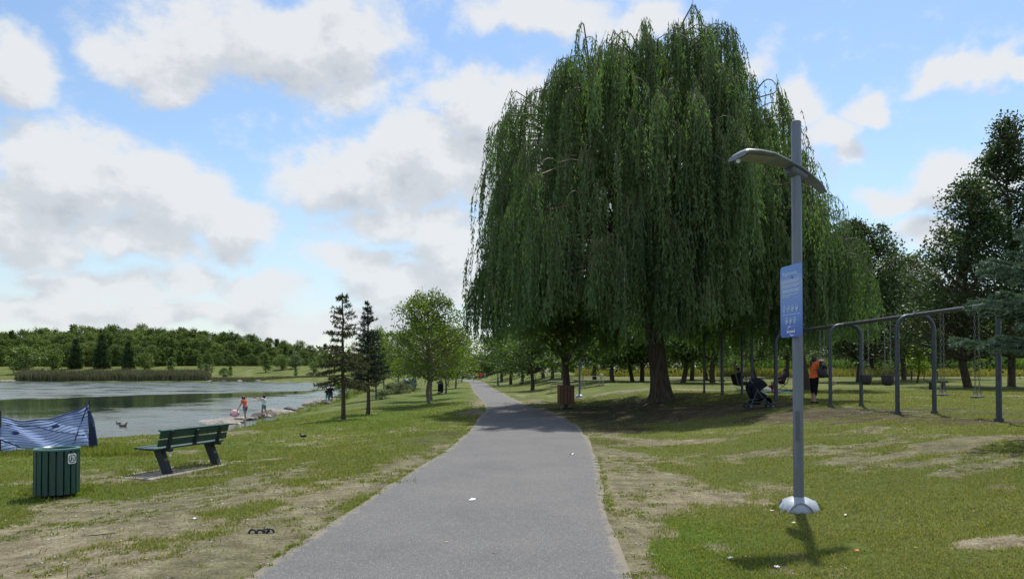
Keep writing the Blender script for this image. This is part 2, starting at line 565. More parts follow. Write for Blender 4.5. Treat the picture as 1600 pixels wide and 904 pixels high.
DIRT = mk_patches([   # photo pixel, half-sizes in metres (across, along the view), turn, strength
    (60, 860, .9, 1.6, 20, 1.0), (180, 835, 1.0, 1.3, 15, 1.0), (60, 900, 1.4, .8, 0, 1.0), (300, 885, .8, .6, 0, .85), (150, 795, .9, .8, 10, 1.0), (270, 785, .9, .7, 0, 1.0),
    (330, 768, .8, .8, 0, 1.0), (400, 750, .6, .9, 0, .95), (440, 738, .35, .8, 0, .9), (250, 880, .8, .8, 0, .8), (200, 900, .9, .6, 0, .9),
    (430, 765, .5, .6, 0, .6), (470, 800, .35, .5, 0, .7), (510, 785, .4, .8, 0, .8), (570, 755, .4, 1.0, 0, .85), (620, 733, .4, 1.4, 0, .9), (650, 722, .4, 1.2, 0, .7), (690, 700, .25, 1.2, 0, .6),
    (420, 850, .45, .5, 0, .8), (470, 835, .3, .5, 0, .9), (380, 870, .4, .5, 0, .7), (520, 805, .25, .5, 0, .8),
    (170, 752, .7, .55, 0, .95), (215, 745, .5, .5, 0, .8), (300, 742, 1.3, .35, 15, .9), (350, 722, .9, .5, 0, .8), (280, 705, .5, .4, 0, .5),
    (370, 675, 1.1, .9, 0, .45), (460, 668, 1.2, .6, 0, .5), (590, 640, 1.4, .7, 0, .4),
    (750, 610, .45, 14, 2, 1.0), (752, 628, .5, 5, 0, 1.0), (748, 640, .5, 4, 0, .8),
    (975, 740, .35, 1.8, 0, 1.0), (965, 720, .45, 1.8, 0, 1.0), (985, 790, .28, 1.0, 0, 1.0), (975, 830, .22, .8, 0, 1.0), (985, 870, .2, .7, 0, .9), (995, 900, .22, .5, 0, .9),
    (1030, 762, .55, .7, 0, 1.0), (1080, 778, .5, .45, 0, 1.0), (1120, 770, .3, .3, 0, .6), (1010, 745, .5, .8, 0, .95), (1000, 715, .5, .8, 0, .8),
    (1010, 690, .9, .9, 0, .9), (1060, 690, .8, .7, 0, .6), (945, 680, .5, 1.5, 0, .8),
    (1200, 705, .7, .3, 0, .85), (1250, 700, .8, .35, 0, .9), (1330, 697, .9, .3, 0, .9), (1400, 712, 1.0, .35, 0, 1.0), (1470, 720, 1.0, .3, 0, 1.0), (1540, 728, .8, .3, 0, .9),
    (1480, 690, .9, .25, 0, .8), (1360, 670, .8, .4, 0, .7), (1450, 700, .9, .35, 0, .55), (1560, 845, .45, .2, 0, .95), (1525, 840, .3, .16, 0, .5), (1310, 735, .7, .35, 0, .5),
    (840, 628, .5, 3.5, 0, .9), (815, 618, .4, 5, 0, .7), (870, 640, 1.0, 1.6, 0, .7),
    (1340, 645, 1.5, .9, 0, .8), (1000, 609, 4.0, 1.3, 0, .8), (900, 607, 3.0, .9, 0, .55)])
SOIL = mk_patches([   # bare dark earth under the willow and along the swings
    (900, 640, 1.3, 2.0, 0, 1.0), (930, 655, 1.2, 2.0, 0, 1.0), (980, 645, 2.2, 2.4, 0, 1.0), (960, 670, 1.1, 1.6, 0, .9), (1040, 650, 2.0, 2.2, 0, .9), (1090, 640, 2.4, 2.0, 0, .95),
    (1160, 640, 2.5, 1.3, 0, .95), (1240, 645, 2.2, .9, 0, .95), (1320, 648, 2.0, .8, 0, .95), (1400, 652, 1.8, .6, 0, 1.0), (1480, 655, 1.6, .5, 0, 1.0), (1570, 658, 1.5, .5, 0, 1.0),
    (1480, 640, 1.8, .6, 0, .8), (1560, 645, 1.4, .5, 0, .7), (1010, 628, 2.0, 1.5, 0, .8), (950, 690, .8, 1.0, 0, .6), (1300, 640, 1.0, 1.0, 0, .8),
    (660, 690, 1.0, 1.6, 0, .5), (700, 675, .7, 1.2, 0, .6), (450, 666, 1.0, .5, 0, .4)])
LUSH = mk_patches([(1020, 825, .7, .7, 0, 1.0), (1060, 835, .7, .6, 0, 1.0), (1010, 870, .6, .6, 0, .9), (1100, 850, .6, .5, 0, .5), (1050, 900, .9, .5, 0, .6),
                   (50, 720, 2.0, 2.0, 0, .6), (690, 620, 2.5, 12, 0, .9), (600, 650, 4, 6, 0, .8), (660, 655, 2, 4, 0, .7), (520, 660, 3, 3, 0, .6), (450, 655, 2.5, 4, 0, .7), (100, 780, 1, .5, 0, .8), (20, 770, 1, .7, 0, .8), (730, 640, .5, 4, 0, .8), (420, 700, 3, 2, 0, .35)])


def patch_value(L, x, y):
    s = np.zeros(x.shape)
    for (cx, cy, rx, ry, rot, w) in L:
        c, s_ = math.cos(rot), math.sin(rot)
        m = (np.abs(x - cx) < 3 * max(rx, ry)) & (np.abs(y - cy) < 3 * max(rx, ry))
        if not m.any():
            continue
        dx, dy = x[m] - cx, y[m] - cy
        u, v = (dx * c + dy * s_) / rx, (-dx * s_ + dy * c) / ry
        s[m] = 1 - (1 - s[m]) * (1 - np.minimum(1, w * np.exp(-(u * u + v * v) ** 1.1 * .8)))
    return s


def dirt_at(x, y):
    d = patch_value(DIRT, x, y)
    offR = x - smooth_interp(y, PR); offL = smooth_interp(y, PL) - x
    e = np.maximum(np.exp(-(offR / .22) ** 2), .6 * np.exp(-(offL / .20) ** 2)) * (y < 150)
    d = np.maximum(d, e * (.35 + .75 * fbm(x * 1.3 + 3, y * .6, 2)))
    return d


def detail_noise(x, y):
    return fbm(x * 1.6 + 11, y * 1.6 + 5, 5)


def bare_field(x, y):
    """0 turf .. 1 bare earth, with ragged edges; shared by the ground's surface and the scatter of grass"""
    return dirt_at(x, y) + (fbm(x * 1.6 + 11, y * 1.2 + 5, 4) - .5) * 1.7


def axis(lo, hi, near, step, grow):
    a = [0.0]; s = step
    while a[-1] < hi:
        if a[-1] > near: s *= grow
        a.append(a[-1] + s)
    b = [0.0]; s = step
    while b[-1] > lo:
        if -b[-1] > near: s *= grow
        b.append(b[-1] - s)
    return np.array(b[::-1][:-1] + a)


def build_ground():
    xs = axis(-1500, 1500, 11, .13, 1.035)
    ys = axis(-30, 2500, 19, .13, 1.028)
    X, Y = np.meshgrid(xs, ys)
    x, y = X.ravel(), Y.ravel()
    z = terrain(x, y)
    # the path is a sheet of its own: sink the soil a hair below it
    offR = x - smooth_interp(y, PR); offL = smooth_interp(y, PL) - x
    inside = (np.maximum(offR, offL) < -.12) & (y < 225)
    z = np.where(inside, z - .03, z)
    g = Geo()
    nx_, ny_ = len(xs), len(ys)
    idx = np.arange(nx_ * ny_).reshape(ny_, nx_)
    F = np.stack([idx[:-1, :-1], idx[:-1, 1:], idx[1:, 1:], idx[1:, :-1]], -1).reshape(-1, 4)
    g.add(np.c_[x, y, z], F)
    m, nt, b = new_mat('turf')
    N, L = nt.nodes.new, nt.links.new

    def M(op, a, b_=None, c=None, clamp=False):
        n = N('ShaderNodeMath'); n.operation = op; n.use_clamp = clamp
        for i, s in enumerate((a, b_, c)):
            if s is None: continue
            if isinstance(s, (int, float)): n.inputs[i].default_value = s
            else: L(s, n.inputs[i])
        return n.outputs[0]

    def noise(scale, detail=5, rough=.55, stretch=None):
        n = N('ShaderNodeTexNoise'); n.inputs['Scale'].default_value = scale
        n.inputs['Detail'].default_value = detail; n.inputs['Roughness'].default_value = rough
        if stretch:
            mp = N('ShaderNodeMapping'); mp.inputs['Scale'].default_value = stretch
            L(tc.outputs['Object'], mp.inputs[0]); L(mp.outputs[0], n.inputs['Vector'])
        else:
            L(tc.outputs['Object'], n.inputs['Vector'])
        return n.outputs['Fac']

    def mixc(f, a, b_):
        n = N('ShaderNodeMix'); n.data_type = 'RGBA'
        if isinstance(f, float): n.inputs[0].default_value = f
        else: L(f, n.inputs[0])
        for i, s in ((6, a), (7, b_)):
            if isinstance(s, tuple): n.inputs[i].default_value = s + (1,)
            else: L(s, n.inputs[i])
        return n.outputs[2]
    tc = N('ShaderNodeTexCoord')

    def attr(nm):
        a = N('ShaderNodeAttribute'); a.attribute_name = nm
        return a.outputs['Fac']
    big, mid, fine, vf = noise(.18, 4), noise(1.3, 5), noise(9, 6, .65), noise(60, 4, .7)
    gr = N('ShaderNodeValToRGB'); L(M('MULTIPLY_ADD', fine, .55, M('MULTIPLY', vf, .5)), gr.inputs[0])
    e = gr.color_ramp.elements
    e[0].position, e[0].color = .33, (.060, .078, .018, 1)
    e[1].position, e[1].color = .72, (.24, .255, .075, 1)
    k = e.new(.52); k.color = (.135, .155, .038, 1)
    dry = mixc(M('MULTIPLY_ADD', mid, 1.6, -.45, True), gr.outputs[0], (.17, .16, .065))
    grn = N('ShaderNodeMix'); grn.data_type = 'RGBA'; grn.blend_type = 'MULTIPLY'; grn.inputs[0].default_value = 1
    L(gr.outputs[0], grn.inputs[6]); grn.inputs[7].default_value = (.78, 1.05, .55, 1)
    lush = M('ADD', attr('lush'), M('MULTIPLY_ADD', big, 1.4, -.75), None, True)
    grass = mixc(lush, mixc(.55, gr.outputs[0], dry), grn.outputs[2])
    # bare earth with grit
    er = N('ShaderNodeValToRGB'); L(M('MULTIPLY_ADD', noise(30, 8, .78), .62, M('MULTIPLY', noise(3.5, 6, .65), .43)), er.inputs[0])
    e = er.color_ramp.elements
    e[0].position, e[0].color = .41, (.105, .088, .066, 1)
    e[1].position, e[1].color = .64, (.45, .378, .295, 1)
    k = e.new(.53); k.color = (.268, .212, .158, 1)
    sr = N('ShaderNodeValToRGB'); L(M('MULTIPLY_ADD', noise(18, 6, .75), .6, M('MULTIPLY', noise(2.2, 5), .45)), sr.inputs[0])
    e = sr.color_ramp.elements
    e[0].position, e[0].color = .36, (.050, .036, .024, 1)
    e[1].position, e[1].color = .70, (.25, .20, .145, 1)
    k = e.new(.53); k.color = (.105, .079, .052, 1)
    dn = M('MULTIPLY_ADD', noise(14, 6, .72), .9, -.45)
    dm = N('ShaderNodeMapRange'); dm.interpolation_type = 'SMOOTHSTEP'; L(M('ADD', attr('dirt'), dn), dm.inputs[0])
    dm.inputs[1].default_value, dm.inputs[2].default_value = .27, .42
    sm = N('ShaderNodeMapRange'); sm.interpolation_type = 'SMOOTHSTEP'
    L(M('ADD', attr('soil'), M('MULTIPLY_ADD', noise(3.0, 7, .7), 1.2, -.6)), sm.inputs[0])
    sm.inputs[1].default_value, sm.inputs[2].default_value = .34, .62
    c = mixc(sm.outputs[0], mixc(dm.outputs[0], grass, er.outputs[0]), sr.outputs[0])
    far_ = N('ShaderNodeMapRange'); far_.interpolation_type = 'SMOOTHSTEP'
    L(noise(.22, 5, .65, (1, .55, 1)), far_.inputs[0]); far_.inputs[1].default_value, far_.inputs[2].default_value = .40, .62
    painted_shade = mixc(far_.outputs[0], (.52, .62, .46), (.78, .84, .74))  # mottled shade of trees and blades, painted into the whole ground colour
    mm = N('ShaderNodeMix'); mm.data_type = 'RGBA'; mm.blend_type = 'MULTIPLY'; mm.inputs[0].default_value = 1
    L(c, mm.inputs[6]); L(painted_shade, mm.inputs[7]); c = mm.outputs[2]
    # wet silt and stones close to the water line
    sh = N('ShaderNodeMapRange'); sh.interpolation_type = 'SMOOTHSTEP'; L(M('ADD', attr('shore'), M('MULTIPLY_ADD', mid, .8, -.4)), sh.inputs[0])
    sh.inputs[1].default_value, sh.inputs[2].default_value = .4, .65
    c = mixc(sh.outputs[0], c, (.17, .145, .11))
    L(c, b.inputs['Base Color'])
    b.inputs['Roughness'].default_value = .9
    b.inputs['Specular IOR Level'].default_value = .12
    bp = N('ShaderNodeBump'); bp.inputs['Strength'].default_value = .9; bp.inputs['Distance'].default_value = .055
    L(M('ADD', M('MULTIPLY', fine, .7), M('MULTIPLY', vf, .45)), bp.inputs['Height']); L(bp.outputs[0], b.inputs['Normal'])
    o = g.build('ground', m, smooth=True)
    me = o.data
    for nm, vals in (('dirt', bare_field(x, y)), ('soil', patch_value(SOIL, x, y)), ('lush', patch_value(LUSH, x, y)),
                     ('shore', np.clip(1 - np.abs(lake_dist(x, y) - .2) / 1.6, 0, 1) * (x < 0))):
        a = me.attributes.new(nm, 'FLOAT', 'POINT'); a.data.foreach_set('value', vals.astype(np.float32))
    tag(o, kind='structure')
    return o


build_ground()


def build_path():
    ys = np.r_[np.arange(-12, 40, .2), np.arange(40, 224, 1.2)]
    g = Geo(); V = []
    K = 15
    for y in ys:
        l, r = float(smooth_interp(y, PL)), float(smooth_interp(y, PR))
        j = (vnoise(np.array([y * .8]), np.array([3.3]))[0] - .5) * .07; k = (vnoise(np.array([y * .9]), np.array([9.1]))[0] - .5) * .07
        wd_ = (r + k - l - j)
        for i, t in enumerate(np.r_[-.02 / wd_, 0, .045, .10, np.linspace(.2, .8, K - 8), .90, .955, 1, 1 + .02 / wd_]):
            edge = 0 if 0 < i < K - 1 else -.06
            V.append((l + j + (r + k - l - j) * t, y, edge))
    V = np.array(V)
    V[:, 2] += terrain(V[:, 0], V[:, 1]) * (np.abs(V[:, 2]) < 1) + .010
    idx = np.arange(len(V)).reshape(len(ys), K)
    F = np.stack([idx[:-1, :-1], idx[:-1, 1:], idx[1:, 1:], idx[1:, :-1]], -1).reshape(-1, 4)
    g.add(V, F)
    m, nt, b = new_mat('asphalt')
    N, L = nt.nodes.new, nt.links.new
    tc = N('ShaderNodeTexCoord')

    def noise(s, d=5, r=.6):
        n = N('ShaderNodeTexNoise'); n.inputs['Scale'].default_value = s; n.inputs['Detail'].default_value = d; n.inputs['Roughness'].default_value = r
        L(tc.outputs['Object'], n.inputs['Vector']); return n.outputs['Fac']
    vo = N('ShaderNodeTexVoronoi'); vo.inputs['Scale'].default_value = 120; L(tc.outputs['Object'], vo.inputs['Vector'])
    sepc = N('ShaderNodeSeparateColor'); L(vo.outputs['Color'], sepc.inputs[0])
    r1 = N('ShaderNodeValToRGB'); L(sepc.outputs[0], r1.inputs[0])
    e = r1.color_ramp.elements
    e[0].position, e[0].color = .0, (.086, .086, .088, 1)
    e[1].position, e[1].color = 1., (.27, .268, .262, 1)
    k = e.new(.55); k.color = (.122, .122, .124, 1)
    k = e.new(.90); k.color = (.148, .148, .149, 1)
    r2 = N('ShaderNodeValToRGB'); L(noise(.7, 8, .68), r2.inputs[0])
    e = r2.color_ramp.elements
    e[0].position, e[0].color = .3, (.82, .83, .86, 1)
    e[1].position, e[1].color = .7, (1.12, 1.1, 1.06, 1)
    mx = N('ShaderNodeMix'); mx.data_type = 'RGBA'; mx.blend_type = 'MULTIPLY'; mx.inputs[0].default_value = 1
    L(r1.outputs[0], mx.inputs[6]); L(r2.outputs[0], mx.inputs[7])
    # soil and grit trodden onto the edges, faint darker stains
    ea = N('ShaderNodeAttribute'); ea.attribute_name = 'edge'
    def MM(op, a_, b_):
        q = N('ShaderNodeMath'); q.operation = op
        for i_, s_ in enumerate((a_, b_)):
            if isinstance(s_, (int, float)): q.inputs[i_].default_value = s_
            else: L(s_, q.inputs[i_])
        return q.outputs[0]
    er_ = N('ShaderNodeMapRange'); er_.interpolation_type = 'SMOOTHSTEP'
    L(MM('ADD', ea.outputs['Fac'], MM('MULTIPLY', MM('SUBTRACT', noise(7, 8, .75), .5), 1.7)), er_.inputs[0])
    er_.inputs[1].default_value, er_.inputs[2].default_value = .62, .95
    er_.inputs[4].default_value = .85
    m3 = N('ShaderNodeMix'); m3.data_type = 'RGBA'; L(er_.outputs[0], m3.inputs[0]); L(mx.outputs[2], m3.inputs[6]); m3.inputs[7].default_value = (.235, .205, .155, 1)
    st_ = N('ShaderNodeMapRange'); st_.interpolation_type = 'SMOOTHSTEP'; L(noise(2.3, 9, .8), st_.inputs[0])
    st_.inputs[1].default_value, st_.inputs[2].default_value = .60, .72; st_.inputs[3].default_value, st_.inputs[4].default_value = 1.0, .78
    m4 = N('ShaderNodeMix'); m4.data_type = 'RGBA'; m4.blend_type = 'MULTIPLY'; m4.inputs[0].default_value = 1
    L(m3.outputs[2], m4.inputs[6]); L(st_.outputs[0], m4.inputs[7])
    L(m4.outputs[2], b.inputs['Base Color'])
    b.inputs['Roughness'].default_value = .82
    b.inputs['Specular IOR Level'].default_value = .35
    bp = N('ShaderNodeBump'); bp.inputs['Strength'].default_value = .55; bp.inputs['Distance'].default_value = .008
    L(vo.outputs['Distance'], bp.inputs['Height']); L(bp.outputs[0], b.inputs['Normal'])
    o = g.build('path', m, smooth=True)
    offR = V[:, 0] - smooth_interp(V[:, 1], PR); offL = smooth_interp(V[:, 1], PL) - V[:, 0]
    ev = np.clip(1 + np.maximum(offR, offL) / .30, 0, 1)
    a_ = o.data.attributes.new('edge', 'FLOAT', 'POINT'); a_.data.foreach_set('value', ev.astype(np.float32))
    tag(o, kind='structure')


build_path()


def build_water():
    g = Geo()
    g.add([(-420, 12, WATER_Z), (-6, 12, WATER_Z), (-6, 232, WATER_Z), (-420, 232, WATER_Z)], [(0, 1, 2, 3)])
    m, nt, b = new_mat('lake_water')
    N, L = nt.nodes.new, nt.links.new
    tc = N('ShaderNodeTexCoord')

    def noise(s, st, d=3, r=.5, rot=0):
        mp = N('ShaderNodeMapping'); mp.inputs['Scale'].default_value = st; mp.inputs['Rotation'].default_value = (0, 0, rot)
        L(tc.outputs['Object'], mp.inputs[0])
        n = N('ShaderNodeTexNoise'); n.inputs['Scale'].default_value = s; n.inputs['Detail'].default_value = d; n.inputs['Roughness'].default_value = r
        L(mp.outputs[0], n.inputs['Vector']); return n.outputs['Fac']

    def M(op, a, b_=None, c=None, clamp=False):
        n = N('ShaderNodeMath'); n.operation = op; n.use_clamp = clamp
        for i, s in enumerate((a, b_, c)):
            if s is None: continue
            if isinstance(s, (int, float)): n.inputs[i].default_value = s
            else: L(s, n.inputs[i])
        return n.outputs[0]
    # a calm lane lies across the lake between two stretches ruffled by the wind
    sp = N('ShaderNodeSeparateXYZ'); L(tc.outputs['Object'], sp.inputs[0])
    wob = M('MULTIPLY_ADD', noise(.05, (1, 1, 1), 5, .65), 26, -13)
    u = M('ADD', M('ADD', sp.outputs[0], M('MULTIPLY', sp.outputs[1], -.25)), M('ADD', wob, 56.5))
    hw = M('MAXIMUM', M('MULTIPLY_ADD', sp.outputs[1], -.36, 40.0), 3.0)
    hw = M('MINIMUM', hw, 24.0)
    lane = M('MULTIPLY_ADD', M('DIVIDE', M('ABSOLUTE', u), hw), -3.0, 3.2, True)
    pat = N('ShaderNodeMapRange'); pat.interpolation_type = 'SMOOTHSTEP'; L(noise(.16, (.8, 1.0, 1), 6, .72), pat.inputs[0])
    pat.inputs[1].default_value, pat.inputs[2].default_value = .36, .60
    pat.inputs[3].default_value, pat.inputs[4].default_value = .12, 1.0
    amp = M('MULTIPLY', pat.outputs[0], M('MULTIPLY_ADD', lane, -.96, 1.0, True))
    w1 = noise(1.5, (.55, 1.5, 1), 4, .6, .15)
    w2 = noise(5.0, (.6, 1.4, 1), 3, .6, -.2)
    h = M('ADD', M('MULTIPLY', w1, 1.0), M('MULTIPLY', w2, .35))
    bp = N('ShaderNodeBump'); bp.inputs['Distance'].default_value = .14; L(M('MULTIPLY_ADD', amp, .62, .015), bp.inputs['Strength'])
    L(h, bp.inputs['Height']); L(bp.outputs[0], b.inputs['Normal'])
    b.inputs['Base Color'].default_value = (.035, .055, .045, 1)
    L(M('MULTIPLY_ADD', amp, .24, .015, True), b.inputs['Roughness'])
    b.inputs['IOR'].default_value = 1.6
    b.inputs['Specular IOR Level'].default_value = .75
    o = g.build('water', m)
    tag(o, kind='structure')


build_water()


# ------------------------------------------------------------------ grass blades
def blades(g, x, y, z, h, w, lean, v, seed=1, mat=0, flat=None):
    rs = np.random.RandomState(seed)
    n = len(x)
    a = rs.rand(n) * 2 * PI; la = rs.rand(n) * 2 * PI
    wx, wy = np.cos(a) * w / 2, np.sin(a) * w / 2
    lx, ly = np.cos(la) * lean * h, np.sin(la) * lean * h
    hz = h * np.sqrt(np.maximum(0.05, 1 - lean ** 2))
    base = np.c_[x, y, z - .004]
    W = np.c_[wx, wy, np.zeros(n)]
    mid = base + np.c_[lx * .35, ly * .35, hz * .6]
    tip = base + np.c_[lx, ly, hz]
    V = np.stack([base - W, base + W, mid + W * .8, tip, mid - W * .8], 1).reshape(-1, 3)
    i = np.arange(n) * 5
    g.add(V, np.stack([i, i + 1, i + 2, i + 4], -1), mat, np.repeat(v, 5))
    # tips
    g.F.append(np.stack([i + 4, i + 2, i + 3], -1) + (g.n - 5 * n)); g.M.append(np.full(n, mat, dtype=np.int32))


def build_grass():
    rs = np.random.RandomState(3)
    xs, ys, hs, ws, vs = [], [], [], [], []
    bands = [(4.6, 7, 4200), (7, 9.5, 2700), (9.5, 13, 1500), (13, 18, 750), (18, 26, 330), (26, 40, 110)]
    for (a, b, dens) in bands:
        A = .75 * (b * b - a * a) * 1.02
        n = int(A * dens)
        D = np.sqrt(rs.rand(n) * (b * b - a * a) + a * a)
        t = (rs.rand(n) * 2 - 1) * .76
        x = D * t; y = D
        offR = x - smooth_interp(y, PR); offL = smooth_interp(y, PL) - x
        keep = np.maximum(offR, offL) > -.03 + .04 * rs.rand(n)
        dn = detail_noise(x, y); dn2 = fbm(x * 6, y * 6, 3)
        bare = np.maximum(bare_field(x, y), patch_value(SOIL, x, y) * .95 + (dn - .5) * 1.5)
        cover = sstep(.62, .34, bare + (dn2 - .5) * .6)
        keep &= rs.rand(n) < np.maximum(cover, .02)
        keep &= lake_dist(x, y) > .8
        keep &= rs.rand(n) < .25 + 1.2 * fbm(x * 2.3 + 50, y * 2.3, 3)
        x, y = x[keep], y[keep]; m = len(x)
        lush = np.clip(patch_value(LUSH, x, y) * .8 - .12 * (x > 0) + (fbm(x * .18 + 9, y * .18, 3) - .45) * .9, 0, 1)
        tall = np.where(x < 0, 1.15, .92)
        h = (.014 + .026 * rs.rand(m)) * tall * (1 + .5 * fbm(x * .8, y * .8 + 70, 2)) * np.where(rs.rand(m) < .03, 1.9, 1)
        w = (.0050 + .0045 * rs.rand(m)) * (1 + max(0, a - 6) * .13)
        xs.append(x); ys.append(y); hs.append(h * (1 + max(0, a - 13) * .02)); ws.append(w)
        vs.append(np.clip(.30 + .38 * lush + (rs.rand(m) - .5) * .6 - np.where(rs.rand(m) < np.where(x > 0, .26, .14), .5, 0), 0, 1))
    # taller unmown fringe by the fence, shore and bin
    x, y, h, w, v = [np.concatenate(q) for q in (xs, ys, hs, ws, vs)]
    z = terrain(x, y)
    g = Geo()
    blades(g, x, y, z, h, w, .25 + .6 * rs.rand(len(x)), v, 5)
    m = leaf_mat('grass_blade', (.27, .25, .10), (.14, .215, .032), .42, .6, .2, tcol=(1.35, 1.4, .6))
    r = m.node_tree.nodes['Color Ramp'] if 'Color Ramp' in m.node_tree.nodes else [q for q in m.node_tree.nodes if q.type == 'VALTORGB'][0]
    e = r.color_ramp.elements.new(.30); e.color = (.155, .175, .045, 1)
    o = g.build('grass', m)
    tag(o, kind='stuff', label='short mown park grass growing either side of the path', cat='grass')
    print('grass blades', len(x))
    # clumps of taller grass: edge of the bank, round the bin and bench, by the fence posts
    g = Geo()
    def clump(cx, cy, n, r, hh, sd):
        q = np.random.RandomState(sd)
        a = q.rand(n) * 2 * PI; d = q.rand(n) ** .6 * r
        x, y = cx + np.cos(a) * d, cy + np.sin(a) * d
        ok = (lake_dist(x, y) > .1)
        x, y, d = x[ok], y[ok], d[ok]
        blades(g, x, y, terrain(x, y), hh * (.5 + .7 * q.rand(len(x))), np.full(len(x), .011 + hh * .02), .15 + .5 * q.rand(len(x)), q.rand(len(x)), sd)
    q = np.random.RandomState(11)
    for i in range(90):
        px = q.uniform(0, 235); X, Y, _ = at(px, q.uniform(697, 712))
        clump(X, Y, 60, .3, .16, 100 + i)
    for i in range(60):
        a = q.rand() * 2 * PI; clump(-6.95 + math.cos(a) * .42, 11 + math.sin(a) * .42, 25, .12, .09, 300 + i)
    for i in range(70):
        t = q.rand(); px = 180 + 200 * t; X, Y, _ = at(px, 742 - 26 * t + q.uniform(-3, 6)); clump(X, Y, 22, .15, .07, 400 + i)
    for i in range(60):
        D = q.uniform(34, 110); sx = np.interp(D, LAKE[4:14, 1], LAKE[4:14, 0]); clump(sx + q.uniform(.8, 2.6), D, 50, .7, .35, 500 + i)
    for i in range(130):
        X, Y, _ = at(q.uniform(120, 640), q.uniform(650, 760))
        clump(X, Y, 26, .2, .075, 700 + i)
    for i in range(26):
        a = q.rand() * 2 * PI; clump(3.3 + math.cos(a) * .25, 8.36 + math.sin(a) * .25, 22, .07, .05, 900 + i)
    # low rosettes and clover pads creeping into the bare earth
    qx, qy = [], []
    while len(qx) < 620:
        D = 5 + 11 * q.rand() ** .8; X = D * q.uniform(-.74, .74)
        b_ = float(bare_field(np.array([X]), np.array([D]))[0]); d0 = float(dirt_at(np.array([X]), np.array([D]))[0])
        oR = X - float(smooth_interp(D, PR)); oL = float(smooth_interp(D, PL)) - X
        if max(oR, oL) > .03 and d0 > .25 and b_ < 1.15 and fbm(np.array([X * .9 + 3]), np.array([D * .9]), 2)[0] > .42: qx.append(X); qy.append(D)
    for i, (X, Y) in enumerate(zip(qx, qy)):
        clump(X, Y, 26, .05 + .09 * q.rand(), .030, 2000 + i)
    # ragged fringe creeping over the path edge
    for i in range(330):
        Y = 5 + 22 * q.rand() ** 1.3; sd_ = q.rand() < .5
        X = float(smooth_interp(Y, PL)) + .01 - .05 * q.rand() if sd_ else float(smooth_interp(Y, PR)) - .01 + .05 * q.rand()
        if fbm(np.array([X * .3]), np.array([Y * .8 + 20]), 2)[0] > .44: clump(X, Y, 20, .07, .035, 3000 + i)
    o = g.build('tall_grass', m)
    tag(o, kind='stuff', label='taller unmown tufts of grass along the bank and round the furniture', cat='grass')


build_grass()


def build_litter():
    """dry leaves, twigs and grit lying on the earth and turf"""
    rs = np.random.RandomState(21)
    g = Geo()
    n = 5200
    D = np.sqrt(rs.rand(n) * (30 ** 2 - 25) + 25)
    x = D * (rs.rand(n) * 2 - 1) * .74; y = D
    b = np.maximum(dirt_at(x, y), patch_value(SOIL, x, y))
    offR = x - smooth_interp(y, PR); offL = smooth_interp(y, PL) - x
    off = np.maximum(offR, offL)
    keep = (rs.rand(n) < np.where(off < 0, .05, .10 + .9 * b)) & (lake_dist(x, y) > .5)
    x, y, off = x[keep], y[keep], off[keep]; n = len(x)
    z = terrain(x, y) + np.where(off < 0, .016, .008)
    a = rs.rand(n) * 2 * PI; s = .012 + .02 * rs.rand(n)
    c, s_ = np.cos(a), np.sin(a)
    P = np.c_[x, y, z]
    U = np.c_[c, s_, (rs.rand(n) - .5) * .5] * s[:, None]; W = np.c_[-s_, c, (rs.rand(n) - .5) * .5] * (s * .45)[:, None]
    V = np.stack([P - U, P + W * 1.0, P + U, P - W], 1)
    V[:, :, 2] += .004
    i = np.arange(n) * 4
    g.add(V.reshape(-1, 3), np.stack([i, i + 1, i + 2, i + 3], -1), 0, np.repeat(rs.rand(n), 4))
    m = leaf_mat('dry_leaf', (.10, .065, .03), (.42, .36, .22), .1, .8, .1, tcol=(1, .9, .5))
    o = g.build('fallen_leaves', m)
    tag(o, kind='stuff', label='small dry leaves scattered on the earth and grass', cat='leaves')
    # grit
    g = Geo()
    n = 7000
    D = np.sqrt(rs.rand(n) * (20 ** 2 - 25) + 25)
    x = D * (rs.rand(n) * 2 - 1) * .74; y = D
    offR = x - smooth_interp(y, PR); offL = smooth_interp(y, PL) - x
    off = np.maximum(offR, offL)
    keep = (rs.rand(n) < dirt_at(x, y) * 1.2) & (off > .02)
    x, y = x[keep], y[keep]; n = len(x)
    z = terrain(x, y)
    s = .006 + .014 * rs.rand(n) ** 3
    oc = np.array([(1, 0, 0), (0, 1, 0), (-1, 0, 0), (0, -1, 0), (0, 0, .7), (0, 0, -.5)])
    V = np.c_[x, y, z + s * .3][:, None, :] + oc[None] * s[:, None, None] * (.7 + .6 * rs.rand(n, 6, 1))
    f = np.array([(0, 1, 4), (1, 2, 4), (2, 3, 4), (3, 0, 4)])
    F = (f[None] + (np.arange(n) * 6)[:, None, None]).reshape(-1, 3)
    g.add(V.reshape(-1, 3), F, 0, np.repeat(rs.rand(n), 6))
    o = g.build('gravel', leaf_mat('grit', (.13, .12, .105), (.48, .45, .40), 0.0, .85, .2))
    tag(o, kind='stuff', label='loose grit and pebbles on the bare earth', cat='gravel')


build_litter()

